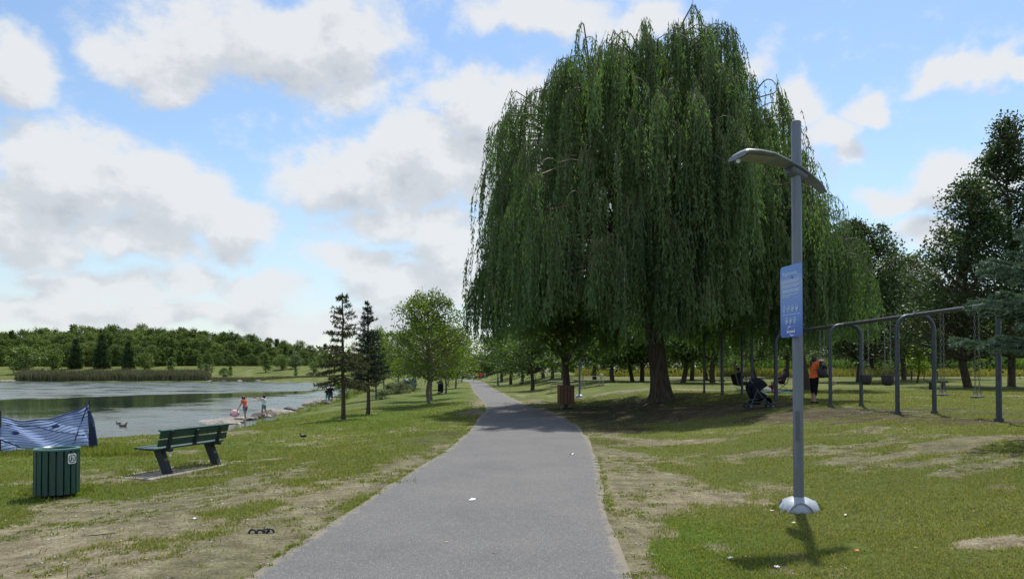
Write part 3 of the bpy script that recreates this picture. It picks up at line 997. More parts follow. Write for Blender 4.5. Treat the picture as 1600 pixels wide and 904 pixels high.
# ------------------------------------------------------------------ trees
BARK = mat('bark', (.085, .068, .052), .9, var=.45, scale=3.0, bump=.9, bscale=9, spec=.1, stretch=(6, 6, 1))
BARK_GREY = mat('bark_grey', (.17, .155, .135), .9, var=.35, scale=4.0, bump=.7, bscale=12, spec=.1, stretch=(5, 5, 1))
WILLOW_BARK = mat('willow_bark', (.080, .066, .052), .95, var=.5, scale=2.2, bump=1.0, bscale=5, spec=.1, stretch=(5, 5, .8))
LM = {
    'willow': leaf_mat('willow_leaf', (.036, .084, .033), (.19, .285, .112), .40, .5, .35, tcol=(1.2, 1.4, .5)),
    'maple': leaf_mat('maple_leaf', (.040, .082, .014), (.165, .225, .032), .40, .5, .3, tcol=(1.4, 1.5, .4)),
    'park': leaf_mat('park_leaf', (.034, .074, .022), (.13, .195, .046), .30, .55, .3),
    'dark': leaf_mat('dark_leaf', (.020, .044, .018), (.075, .112, .040), .25, .55, .3),
    'lime': leaf_mat('lime_leaf', (.11, .17, .02), (.26, .33, .045), .45, .5, .3),
    'wood': leaf_mat('wood_leaf', (.045, .085, .022), (.17, .22, .055), .28, .6, .25),
    'grey': leaf_mat('grey_leaf', (.060, .085, .045), (.16, .19, .10), .25, .6, .25),
    'spruce': leaf_mat('spruce_needle', (.045, .085, .055), (.17, .245, .19), .08, .6, .3),
    'drytree': leaf_mat('dry_needle', (.040, .050, .024), (.125, .120, .060), .10, .7, .2),
    'fir': leaf_mat('fir_needle', (.014, .030, .018), (.045, .070, .045), .08, .65, .25),
    'bush': leaf_mat('bush_leaf', (.06, .10, .03), (.17, .23, .07), .35, .5, .3),
    'reed': leaf_mat('reed_blade', (.085, .10, .055), (.23, .22, .13), .2, .7, .2, tcol=(1.1, 1.05, .6)),
    'meadow': leaf_mat('meadow_blade', (.13, .14, .035), (.30, .29, .09), .4, .7, .2, tcol=(1.2, 1.2, .5)),
    'reedgreen': leaf_mat('green_reed', (.05, .09, .025), (.14, .20, .06), .35, .6, .2),
}


def leaves(g, P, size, rs, mat=0, v=None, aspect=.62, droop=.0, up=.35):
    """one four-cornered leaf per point, turned at random"""
    n = len(P)
    d = rs.normal(size=(n, 3)); d[:, 2] = d[:, 2] * .8 - droop
    d /= np.linalg.norm(d, axis=1)[:, None]
    nn = rs.normal(size=(n, 3)); nn[:, 2] += up * 2
    s = np.cross(d, nn); s /= np.linalg.norm(s, axis=1)[:, None] + 1e-9
    L_ = (size * (.7 + .6 * rs.rand(n)))[:, None] if np.ndim(size) else size * (.7 + .6 * rs.rand(n))[:, None]
    V = np.stack([P, P + d * L_ * .5 + s * L_ * aspect / 2, P + d * L_, P + d * L_ * .5 - s * L_ * aspect / 2], 1).reshape(-1, 3)
    i = np.arange(n) * 4
    if v is None: v = rs.rand(n)
    g.add(V, np.stack([i, i + 1, i + 2, i + 3], -1), mat, np.repeat(v, 4))


def bez(p0, p1, p2, k=5):
    t = np.linspace(0, 1, k)[:, None]
    return (1 - t) ** 2 * np.array(p0) + 2 * t * (1 - t) * np.array(p1) + t * t * np.array(p2)


def broadleaf(H, CR, base, n_cl, n_leaf, leaf, seed, prof='round', tr=.028, lean=0.0, forks=1, airy=1.0, vshift=0.0, squash=1.0):
    """returns (wood Geo, leaf Geo): tapered trunk, limbs to every leaf clump, clumps spread through an uneven crown"""
    rs = np.random.RandomState(seed)
    w, lf = Geo(), Geo()
    la = rs.rand() * 2 * PI
    tips = []
    for f in range(forks):
        sp = (f - (forks - 1) / 2) * .06 * H if forks > 1 else 0
        zz = np.linspace(0, .88 * H, 9)
        wob = np.cumsum(rs.normal(size=(9, 2)) * .009 * H, 0); wob[0] = 0
        tx = lean * H * (zz / H) ** 1.3 * math.cos(la) + wob[:, 0] + sp * (zz / H) * 3
        ty = lean * H * (zz / H) ** 1.3 * math.sin(la) + wob[:, 1]
        rad = tr * H * np.r_[1.35, 1.02, np.linspace(.9, .14, 7)] / (forks ** .5)
        P = np.c_[tx, ty, zz]; P = np.vstack([P[0] - [0, 0, .12], P[0], P[0] * .96 + P[1] * .04, P[1:]])
        w.tube(P, np.r_[rad[0] * 1.15, rad[0] * 1.1, rad[1] * 1.12, rad[1:]], 10)
        tips.append(np.c_[tx, ty, zz])
    ph = rs.rand(6) * 2 * PI
    for c in range(n_cl):
        t = rs.rand() ** .85
        if prof == 'round': pr = math.sqrt(max(0, 1 - (2 * (t ** .9) - 1.0) ** 2)) * (1 - .12 * t) + .12
        elif prof == 'cone': pr = (1 - t) ** .75 * .95 + .08
        elif prof == 'dome': pr = (1 - t ** 2.4) ** .5 * (.78 + .22 * min(1, t * 4)) + .06
        else: pr = math.sqrt(max(0, 1 - (2 * t - 1) ** 2)) * .9 + .15
        a = rs.rand() * 2 * PI
        lump = 1 + .16 * math.sin(2 * a + ph[0] + 3 * t) + .13 * math.sin(3 * a + ph[1] - 5 * t) + .10 * math.sin(5 * a + ph[2] + 7 * t)
        r = CR * pr * lump * (rs.rand() ** .42)
        z = base + (H - base) * t + rs.normal() * .02 * H
        tk = tips[rs.randint(len(tips))]
        za = max(base * .75, min(z - r * (.45 + .4 * rs.rand()), .84 * H))
        ax = np.interp(za, tk[:, 2], tk[:, 0]); ay = np.interp(za, tk[:, 2], tk[:, 1])
        C = np.array([ax * .6 + r * math.cos(a), ay * .6 + r * math.sin(a) * squash, z])
        A_ = np.array([ax, ay, za])
        mid = A_ * .45 + C * .55 + np.array([0, 0, (C[2] - A_[2]) * .18 - .02 * H])
        B = bez(A_, mid, C, 6)
        r0 = tr * H * (.17 + .22 * min(1, r / CR)) * (1 - .5 * t)
        w.tube(B, np.linspace(r0, .006 * H * .35, 6), 5, caps=False)
        cr = (.11 + .09 * rs.rand()) * CR * (1.25 - .45 * t) * airy
        nl = int(n_leaf / n_cl * (.5 + rs.rand()))
        for q in range(3):      # twigs inside the clump
            e = C + rs.normal(size=3) * cr * .8
            w.tube(bez(B[3], (B[3] + e) / 2 + [0, 0, .3 * cr], e, 4), np.linspace(.0022 * H, .0009 * H, 4), 3, caps=False)
        off = np.clip(rs.normal(size=(nl, 3)), -1.9, 1.9) * cr * [1, 1, .62]
        off[:, 2] -= .25 * (off[:, 0] ** 2 + off[:, 1] ** 2) / max(cr, .01)
        shade = rs.rand() * .45
        leaves(lf, C + off, leaf, rs, 0, np.clip(shade + .55 * rs.rand(nl) + vshift, 0, 1))
    # sparse leaves along the outer limbs
    return w, lf


def tree_thing(name, geo, matl, label, loc, rz=0, sc=1.0, group=None, bark=None, cat='tree', crown='crown'):
    t = thing(name, label, cat, loc, rz, group, 1)
    t.scale = sc if isinstance(sc, (tuple, list)) else (sc, sc, sc)
    smooth_by_angle(geo[0].build('trunk', bark or BARK, t), 60)
    geo[1].build(crown, matl, t)
    return t


# ---- the big weeping willow beside the path
def willow_geo(R0=7.5, zmax=17.0, rim=8.0, n_heads=300, seed=4, trunk_r=.39, low=2.5, crown_dx=-.75, str_per=17, leafstep=.075, low_fn=None, lean=(-.35, 0)):
    rs = np.random.RandomState(seed)
    w, lf = Geo(), Geo()
    # trunk: flared, ridged, leaning a little, splitting into great limbs
    zz = np.array([-.2, 0, .12, .35, .8, 1.5, 2.3, 3.2, 4.2])
    rr = trunk_r * np.array([1.75, 1.6, 1.4, 1.18, 1.03, .94, .92, .95, 1.02])
    n = 28; ang = np.linspace(0, 2 * PI, n, endpoint=False)
    V = []
    for k, z in enumerate(zz):
        cx, cy = lean[0] * (z / 3.2) ** 1.3 if z > 0 else 0, lean[1] * max(z, 0) / 3.2
        fl = max(0, 1 - z / 1.0)
        for a in ang:
            rad = rr[k] * (1 + (.12 * fl + .04) * math.sin(5 * a + 1.3) + .035 * math.sin(11 * a + z * 1.7))
            V.append((cx + rad * math.cos(a), cy + rad * math.sin(a), z))
    idx = np.arange(len(V)).reshape(len(zz), n); nx = np.roll(idx, -1, 1)
    w.add(V, np.stack([idx[:-1], nx[:-1], nx[1:], idx[1:]], -1).reshape(-1, 4))
    top = np.array([lean[0] * (4.2 / 3.2) ** 1.3, lean[1], 4.0])
    ctr = np.array([crown_dx, 0, 0])
    limbs = []
    NL = 11
    for i in range(NL):
        a = 2 * PI * i / NL + rs.normal() * .2
        reach = R0 * (.35 + .38 * rs.rand()) if i % 3 else R0 * .16
        zt = zmax * (.80 - .30 * (reach / R0) ** 2) + rs.normal() * .3
        e = ctr + np.array([math.cos(a) * reach, math.sin(a) * reach, zt])
        m1 = top + np.array([math.cos(a) * reach * .38, math.sin(a) * reach * .38, (zt - top[2]) * .45])
        P = np.vstack([bez(top - [0, 0, .5], m1, e, 10)]) + np.r_[[np.zeros(3)], rs.normal(size=(9, 3)) * .13]
        w.tube(P, np.linspace(trunk_r * .52, .06, 10) * (1.15 if i % 3 == 0 else 1), 9, caps=False)
        limbs.append(P)
    LP = np.concatenate(limbs)
    LP = LP[LP[:, 2] > 4.2]
    ph = rs.rand(8) * 2 * PI

    def ztop(r, a):
        bump_ = 1.0 * math.sin(3 * a + ph[0]) * (r / R0) + .9 * math.sin(5 * a + ph[1]) * (r / R0) + .9 * math.sin(r * 1.9 + 2 * a + ph[4])
        return zmax - rim * (min(r, R0) / R0) ** 3.1 + bump_ * .55
    S0, Sd, Sl, Sv = [], [], [], []
    for hI in range(n_heads):
        a = rs.rand() * 2 * PI
        q = rs.rand() * 1.35; z_ = rs.rand()
        fr = rs.rand() ** .9
        u = rs.rand() ** .5 if q < .62 else (.86 + .14 * rs.rand() if q < 1.1 else .45 + .4 * rs.rand())
        r = R0 * u * (1 + .06 * math.sin(4 * a + ph[2]) + .05 * math.sin(7 * a + ph[3]) + .04 * math.sin(3 * a + z_ * 4))
        if q < .62: z = ztop(r, a) + rs.normal() * .45
        else: z = ztop(r, a) * (1 - fr) + (low + 1.6) * fr
        z = max(z, low + 1.8)
        r *= 1 + .085 * math.sin(5 * a + z * .9 + ph[5]) + .06 * math.sin(9 * a - z * 1.6 + ph[6]) + .04 * math.sin(15 * a + z * 2.1)
        wisp = rs.rand() < .13 and q < .62
        if wisp: z += .25 + .40 * rs.rand()
        apex = ctr + np.array([math.cos(a) * r, math.sin(a) * r, z])
        # bough: from the nearest limb up to the apex, arching over outward
        src = LP[np.argmin(np.linalg.norm(LP - (apex - [math.cos(a) * 1.2, math.sin(a) * 1.2, 1.6]), axis=1))]
        out = np.array([math.cos(a + rs.normal() * .5), math.sin(a + rs.normal() * .5), 0])
        mid = (src + apex) / 2 + np.array([0, 0, .35 * np.linalg.norm(apex - src) * .6])
        arc = bez(src, mid, apex, 6)
        outl = .5 + .8 * rs.rand()
        over = bez(apex, apex + out * outl * .55 + [0, 0, .28], apex + out * outl + [0, 0, -.55 - .9 * rs.rand()], 6)[1:]
        P = np.vstack([arc, over])
        lf.tube(P, np.r_[np.linspace(.050, .024, 6), np.linspace(.020, .008, 5)], 4, mat=1, caps=False)
        headv = rs.rand(); hl = .6 + .8 * rs.rand()
        ns = int(str_per * (.6 + .8 * rs.rand()) * (.35 if wisp else 1))
        for s in range(ns):
            k = 4.0 + 6.0 * rs.rand() ** .7
            k = min(k, len(P) - 1.01); i0 = int(k)
            p = P[i0] * (1 - (k - i0)) + P[i0 + 1] * (k - i0)
            aa = a + rs.normal() * 1.0
            S0.append(p + rs.normal(size=3) * [.10, .10, .06])
            Sd.append(np.array([math.cos(aa), math.sin(aa)]) * (.08 + .42 * rs.rand() ** 1.5))
            lowz = (low_fn(p[0], p[1]) if low_fn else low) + abs(rs.normal()) * .55
            L_ = min(.9 + 3.2 * rs.rand() ** 1.2 * hl, max(.5, p[2] - lowz))
            Sl.append(L_); Sv.append(np.clip(.46 * headv + .30 * rs.rand(), 0, 1))
    S0, Sd, Sl, Sv = np.array(S0), np.array(Sd), np.array(Sl), np.array(Sv)
    ns = len(S0)
    # thin hanging twigs: flat ribbons of few sections
    K = 6
    ts = np.linspace(0, 1, K)
    f1, f2 = rs.rand(ns) * 6.3, rs.rand(ns) * 6.3
    sway = .07 + .10 * rs.rand(ns)

    def strand_pos(i, t):
        """point on strand i at fraction t"""
        L_ = Sl[i]
        e = 1 - np.exp(-t * L_ * 1.6)
        x = S0[i, 0] + Sd[i, 0] * e + sway[i] * np.sin(t * L_ * 1.3 + f1[i]) * t
        y = S0[i, 1] + Sd[i, 1] * e + sway[i] * np.sin(t * L_ * 1.1 + f2[i]) * t
        z = S0[i, 2] - t * L_ + .10 * np.exp(-t * 8)
        return np.stack([x, y, z], -1)
    I = np.repeat(np.arange(ns), K); Tt = np.tile(ts, ns)
    Q = strand_pos(I, Tt).reshape(ns, K, 3)
    an = rs.rand(ns) * PI
    W = np.stack([np.cos(an), np.sin(an), np.zeros(ns)], -1)[:, None, :] * (.0075 * (1.2 - ts))[None, :, None]
    V = np.concatenate([Q - W, Q + W], 1)   # (ns, 2K, 3)
    b = (np.arange(ns) * 2 * K)[:, None]
    k = np.arange(K - 1)[None]
    F = np.stack([b + k, b + k + 1, b + K + k + 1, b + K + k], -1).reshape(-1, 4)
    lf.add(V.reshape(-1, 3), F, 1, .5)
    # leaves
    cnt = np.maximum(4, (Sl / leafstep)).astype(int)
    I = np.repeat(np.arange(ns), cnt)
    Tt = rs.rand(len(I)) ** .92
    P = strand_pos(I, Tt)
    n = len(I)
    th = rs.rand(n) * 2 * PI
    spl = .20 + .45 * rs.rand(n)
    d = np.stack([np.cos(th) * spl, np.sin(th) * spl, -np.sqrt(np.maximum(.05, 1 - spl ** 2))], -1)
    nn = rs.normal(size=(n, 3)); s = np.cross(d, nn); s /= np.linalg.norm(s, axis=1)[:, None]
    L_ = (.12 + .09 * rs.rand(n))[:, None]; wd = (.017 + .011 * rs.rand(n))[:, None]
    V = np.stack([P, P + d * L_ * .45 + s * wd, P + d * L_, P + d * L_ * .45 - s * wd], 1).reshape(-1, 3)
    i = np.arange(n) * 4
    lf.add(V, np.stack([i, i + 1, i + 2, i + 3], -1), 0, np.repeat(np.clip(Sv[I] + .32 * rs.rand(n) - .05, 0, 1), 4))
    print('willow leaves', n, 'strands', ns)
    return w, lf


TWIG = mat('willow_twig', (.12, .11, .06), .8, var=.2, scale=3)
wx, wy, wz = on(1033, 31.0)
g_ = willow_geo(R0=6.4, zmax=14.9, rim=6.8, crown_dx=-.75, n_heads=680, str_per=28, leafstep=.066, low_fn=lambda x, y: 2.35 + .45 * math.sin(x * 1.1) + (.5 if x < -3 else 0) + (0.3 if abs(x) < 2 and y < 0 else 0))
t = thing('willow_tree', 'huge weeping willow with a thick leaning trunk and long drooping branches, beside the path', 'tree', (wx, wy, wz))
smooth_by_angle(g_[0].build('trunk', WILLOW_BARK, t), 60)
g_[1].build('crown', [LM['willow'], TWIG], t)
x2, y2, z2 = on(1256, 41.0)
g_ = willow_geo(R0=3.1, zmax=10.2, rim=3.8, n_heads=170, seed=9, trunk_r=.36, low=2.6, crown_dx=-.1, str_per=17, leafstep=.08, lean=(-.5, .1))
t = thing('willow_tree', 'smaller weeping willow behind the swings, its dark trunk hidden by the lamp post', 'tree', (x2, y2, z2))
smooth_by_angle(g_[0].build('trunk', WILLOW_BARK, t), 60)
g_[1].build('crown', [LM['willow'], TWIG], t)


# ---- conifers
def conifer(H, CR, base, seed, whorls, per, needle, dens=1.0, droop=.25, gap=.0, tr=.017, bare_top=0.0, upt=.12, side=True, vshift=0, tw=.16):
    """trunk, whorls of boughs carrying side twigs, needles as thin blades along every twig"""
    rs = np.random.RandomState(seed)
    w, lf = Geo(), Geo()
    zz = np.linspace(-.1, H, 10)
    wob = np.cumsum(rs.normal(size=(10, 2)) * .004 * H, 0); wob[0] = 0
    w.tube(np.c_[wob, zz], np.r_[tr * H * 1.25, np.linspace(tr * H, .004 * H, 9)], 9)
    NP, ND, NV = [], [], []
    for k in range(whorls):
        t = (k + rs.rand() * .9) / whorls
        z = base + (H * .985 - base) * t
        nb = int(per * (1 - .35 * t))
        a0 = rs.rand() * 6.3
        hv = rs.rand() * .35
        for j in range(nb):
            if rs.rand() < gap: continue
            a = a0 + j * 2 * PI / nb + rs.normal() * .15
            L_ = CR * ((1 - t) ** .85 * .93 + .05) * (.72 + .42 * rs.rand()) * (1 - .3 * max(0, .12 - t) / .12)
            cx, cy = np.interp(z, zz, wob[:, 0]), np.interp(z, zz, wob[:, 1])
            o_ = np.array([math.cos(a), math.sin(a), 0])
            p0 = np.array([cx, cy, z + rs.normal() * .012 * H])
            dr = droop * (1 - t) - .25 * t
            P = bez(p0, p0 + o_ * L_ * .5 + [0, 0, -dr * L_ * .55], p0 + o_ * L_ + [0, 0, -dr * L_ + upt * L_], 7)
            w.tube(P, np.linspace(.010 * H * (.35 + .65 * (1 - t)) * .55, .002, 7), 4, caps=False)
            # points along bough + side twigs
            segs = [(P, 1.0)]
            ntw = int(max(4, L_ / tw)) if side else 0
            for s in range(ntw):
                u = .22 + .78 * (s + rs.rand() * .6) / ntw
                if u > .98: continue
                i0 = min(5, int(u * 6)); f = u * 6 - i0
                q = P[i0] * (1 - f) + P[i0 + 1] * f
                sg = 1 if s % 2 else -1
                sa = a + sg * (.85 + rs.normal() * .15)
                tl = L_ * .36 * (1 - u * .62) * (.7 + .5 * rs.rand())
                e = q + np.array([math.cos(sa), math.sin(sa), -.10 - .25 * rs.rand() * droop * 2]) * tl
                segs.append((np.stack([q, (q + e) / 2 + [0, 0, .03 * tl], e]), .8))
            for S, wt in segs:
                ln = np.linalg.norm(np.diff(S, axis=0), axis=1).sum()
                nn = max(6, int(ln / needle * 6.0 * dens))
                uu = rs.rand(nn) * (len(S) - 1)
                if wt == 1.0: uu = (.15 + .85 * rs.rand(nn)) * (len(S) - 1)
                i0 = np.minimum(len(S) - 2, uu.astype(int)); f = (uu - i0)[:, None]
                NP.append(S[i0] * (1 - f) + S[i0 + 1] * f)
                ND.append((S[i0 + 1] - S[i0]) / (np.linalg.norm(S[i0 + 1] - S[i0], axis=1)[:, None] + 1e-9))
                NV.append(np.full(nn, hv + .2 * rs.rand()))
    P, D, Vv = np.concatenate(NP), np.concatenate(ND), np.concatenate(NV)
    n = len(P)
    r = rs.normal(size=(n, 3)); r[:, 2] += .15
    r -= (r * D).sum(1)[:, None] * D
    r /= np.linalg.norm(r, axis=1)[:, None]
    d = D * .55 + r * .85; d /= np.linalg.norm(d, axis=1)[:, None]
    s = np.cross(d, rs.normal(size=(n, 3))); s /= np.linalg.norm(s, axis=1)[:, None]
    L_ = (needle * (.7 + .6 * rs.rand(n)))[:, None]; W = L_ * .22
    V = np.stack([P - s * W * .6, P + s * W * .6, P + d * L_ + s * W * .35, P + d * L_ - s * W * .35], 1).reshape(-1, 3)
    i = np.arange(n) * 4
    lf.add(V, np.stack([i, i + 1, i + 2, i + 3], -1), 0, np.repeat(np.clip(Vv + .5 * rs.rand(n) + vshift, 0, 1), 4))
    print('conifer', n)
    return w, lf


tree_thing('spruce_tree', conifer(4.95, 1.5, 1.4, 31, 16, 8, .10, dens=.9, droop=.42, gap=.18), LM['drytree'],
           'sparse spruce with browning needles, the nearer of the two conifers on the left bank', on(537, 28.0), .4, bark=BARK)
tree_thing('spruce_tree', conifer(5.0, 1.15, 1.25, 33, 20, 8, .10, dens=1.0, droop=.05, gap=.08), LM['fir'],
           'narrow dark blue-green spruce standing behind the browning one', on(575, 32.0), 1.4, bark=BARK)
# the blue spruce at the right edge, close to the camera
sx, sy = col_x(1742, 10.6), 10.6
tree_thing('blue_spruce', conifer(4.7, 2.15, 1.20, 35, 14, 15, .050, dens=4.2, droop=.12, gap=.0, tr=.022, upt=.14, vshift=.15, tw=.20), LM['spruce'],
           'blue spruce reaching in at the right edge in front of the swing beam', (sx, sy, T(sx, sy)), .2, bark=BARK)

# ---- young maples along the left bank
mg = [broadleaf(5.9, 2.35, 1.75, 110, 10500, .12, 51, 'dome', .015, airy=.85), broadleaf(5.6, 2.3, 1.7, 90, 8200, .13, 52, 'dome', .015, airy=.85),
      broadleaf(6.0, 2.5, 1.9, 90, 7600, .15, 53, 'round', .015, airy=.85)]
proto = {}
MAPLES = [(670, 39, 0, .3, 1.0, 'bushy young maple with yellow-green leaves, nearest of the maples on the left bank'),
          (674, 46, 1, 1.0, .95, 'young maple directly behind the nearest one on the left bank'),
          (588, 54, 2, 2.0, .86, 'young maple behind the two spruces, closest to the water'),
          (697, 58, 1, 2.2, .95, 'maple beside the path, just past the wrapped bin on the left bank'),
          (622, 70, 2, .5, .95, 'maple above the grey-green shrubs near the lake shore'),
          (646, 84, 0, 3.1, 1.0, 'maple far back on the left bank between the shrubs and the bin'),
          (712, 76, 2, 4.0, 1.0, 'pale yellow-green maple leaning to the left edge of the path'),
          (700, 98, 0, 5.0, 1.05, 'maple far along the left edge of the path'),
          (722, 118, 1, 5.6, 1.0, 'last of the maples on the left edge of the path'),
          (600, 92, 1, 1.9, 1.0, 'maple far back by the lake shore behind the spruces')]
for i, (px, D, k, rz, s, lab) in enumerate(MAPLES):
    if k not in proto:
        proto[k] = tree_thing('maple_tree', mg[k], LM['maple'], lab, on(px, D), rz, s, 'young maples on the left bank', bark=BARK_GREY)
    else:
        dup(proto[k], on(px, D), rz, lab, 'young maples on the left bank', s)

# ---- park trees behind the willow: dark crowns on short trunks
pg = [broadleaf(7.2, 3.1, 2.2, 80, 5200, .26, 61, 'dome', .026), broadleaf(6.6, 3.3, 2.1, 80, 5200, .27, 62, 'round', .028, lean=.05),
      broadleaf(8.6, 3.0, 2.6, 80, 5200, .28, 63, 'cone', .024)]
PARK = [(887, 38, 2, 1.0, .95, 'small dark tree rising directly behind the wooden bin'), (832, 62, 0, .4, .85, 'tree with a thin trunk between the far lamp post and the wooden bin'),
        (957, 60, 1, 2.2, .95, 'low crowned tree right of the picnic tables'), (929, 68, 0, 3.2, 1.0, 'tree behind the right end of the picnic table'),
        (880, 74, 2, 1.2, .9, 'tree behind the left picnic table'), (988, 63, 1, 4.2, .9, 'tree with a leaning forked trunk left of the big willow trunk'),
        (1003, 62, 0, 5.2, .95, 'tree just left of the big willow trunk'), (1067, 57, 1, .7, 1.0, 'tree right of the big willow trunk'),
        (1081, 66, 2, 1.7, .9, 'tree between the big willow and the farthest swing legs'), (1104, 68, 1, 2.7, .95, 'tree with a twin trunk behind the farthest swing legs'),
        (1113, 56, 0, 3.7, 1.05, 'stout tree behind the second swing frame'), (798, 92, 0, 4.7, 1.0, 'tree beside the far lamp post, right of the path'),
        (815, 84, 1, 5.7, .95, 'tree in the row right of the path, past the wooden bin'), (849, 90, 2, .1, 1.0, 'pointed tree in the row beyond the picnic lawn'),
        (863, 80, 0, 1.1, 1.0, 'broad tree in the row beyond the picnic lawn'), (784, 118, 1, 2.1, 1.2, 'tree at the far bend right of the path'),
        (800, 130, 0, 3.0, 1.2, 'dark tree in the far row behind the lamp post'), (1180, 78, 1, 3.1, 1.1, 'tree behind the seated people under the willow'),
        (1230, 84, 0, 4.1, 1.15, 'tree in the distance left of the lamp post pole'), (1150, 88, 2, 5.1, 1.1, 'tree in the distance behind the stroller'),
        (904, 96, 1, 6.1, 1.1, 'tree far behind the second lamp post'), (945, 100, 2, .9, 1.1, 'tall tree far behind the picnic tables')]
proto = {}
for i, (px, D, k, rz, s, lab) in enumerate(PARK):
    if k not in proto:
        proto[k] = tree_thing('park_tree', pg[k], LM['park'], lab, on(px, D), rz, s, 'trees on the lawn behind the willow')
    else:
        dup(proto[k], on(px, D), rz, lab, 'trees on the lawn behind the willow', s)

# ---- taller trees on the right
tree_thing('broadleaf_tree', broadleaf(13.0, 4.0, 2.4, 190, 19000, .26, 71, 'dome', .018), LM['dark'],
           'tall dark tree with a pointed crown, just right of the smaller willow', on(1342, 60), .3)
tree_thing('broadleaf_tree', broadleaf(11.6, 3.8, 2.6, 150, 12000, .24, 72, 'dome', .018, airy=.9), LM['grey'],
           'grey-green open tree with sky showing through, left of the tall trees', on(1412, 66), 1.3)
tree_thing('broadleaf_tree', broadleaf(12.8, 4.6, 2.2, 200, 15500, .20, 73, 'cone', .017, airy=.72, vshift=-.05), LM['dark'],
           'dark spreading tree behind the belt swings, its trunk right of them', on(1512, 45), 2.3)
tree_thing('broadleaf_tree', broadleaf(17.6, 4.3, 2.6, 220, 15500, .21, 74, 'cone', .012, airy=.66), LM['dark'],
           'tallest tree at the right edge with feathery upright branches', on(1580, 47), 3.3)
tree_thing('broadleaf_tree', broadleaf(15.2, 3.6, 3.2, 150, 12000, .21, 75, 'cone', .012, airy=.8), LM['park'],
           'tall feathery tree half outside the right edge', on(1655, 44), 4.3)
tree_thing('broadleaf_tree', broadleaf(9.8, 4.0, 2.0, 130, 9500, .26, 76, 'round', .018), LM['dark'],
           'rounded dark tree low between the two open trees on the right', on(1462, 72), 5.3)
tree_thing('broadleaf_tree', broadleaf(11.5, 5.0, 2.0, 150, 12000, .3, 77, 'round', .018), LM['dark'],
           'wide dark tree farther back behind the bucket swings', on(1365, 92), 1.0)
tree_thing('young_tree', broadleaf(4.2, .95, 1.1, 40, 2600, .16, 78, 'cone', .016), LM['lime'],
           'small bright yellow-green tree seen through the swing frame', on(1433, 58), .0)
tree_thing('young_tree', broadleaf(2.7, .6, .9, 22, 900, .13, 79, 'round', .014), LM['park'],
           'thin sapling behind the marker post on the right lawn', on(1443, 66), .0)

# ---- shrubs on the left bank
sg = broadleaf(1.9, .95, .05, 46, 4200, .085, 81, 'round', .02)
tree_thing('willow_shrub', sg, LM['bush'], 'light green willow shrub on the rocky shore beside the two children', on(537, 67), 0, 1.0, cat='shrub', crown='foliage')
sg2 = broadleaf(1.0, .8, .02, 30, 2000, .09, 82, 'round', .02)
tree_thing('low_shrub', sg2, LM['grey'], 'low grey-green shrub on the bank left of the nearest maple', on(624, 64), 0, (1.5, 1.2, 1.0), 'grey-green shrubs on the bank', cat='shrub', crown='foliage')
for (px, D, s, lab) in ((612, 66, 1.2, 'low grey-green shrub closest to the lake in the group of shrubs'), (597, 52, .75, 'small grey-green shrub under the maple behind the spruces'),
                        (637, 70, 1.3, 'grey-green shrub in front of the blue bag on the bank'), (562, 84, 1.2, 'shrub on the shore behind the dark spruce')):
    c = copy_tree([o for o in COL.objects if o.name == 'low_shrub'][0]); c.location = on(px, D); c['label'] = lab; c.scale = (s, s, s * .8); c.rotation_euler[2] = px
for n_, (px, D, s, lab) in enumerate(((770, 180, 3.0, 'dense bush at the end of the path on the right'), (716, 175, 3.2, 'dense bush at the end of the path on the left'), (760, 205, 3.6, 'tall bush closing the view at the end of the path'))):
    gx = broadleaf(1.6, 1.1, .02, 40, 2600, .16, 84 + n_, 'round', .02)
    tree_thing('dense_bush', gx, LM['park'], lab, on(px, D), 0, (s * 1.4, s, s), cat='bush', crown='foliage')
tree_thing('pine_tree', conifer(9.5, 2.6, 1.2, 36, 16, 8, .34, dens=1.0, droop=.15), LM['fir'],
           'dark conifer above the far lamp post', on(783, 150), .4)


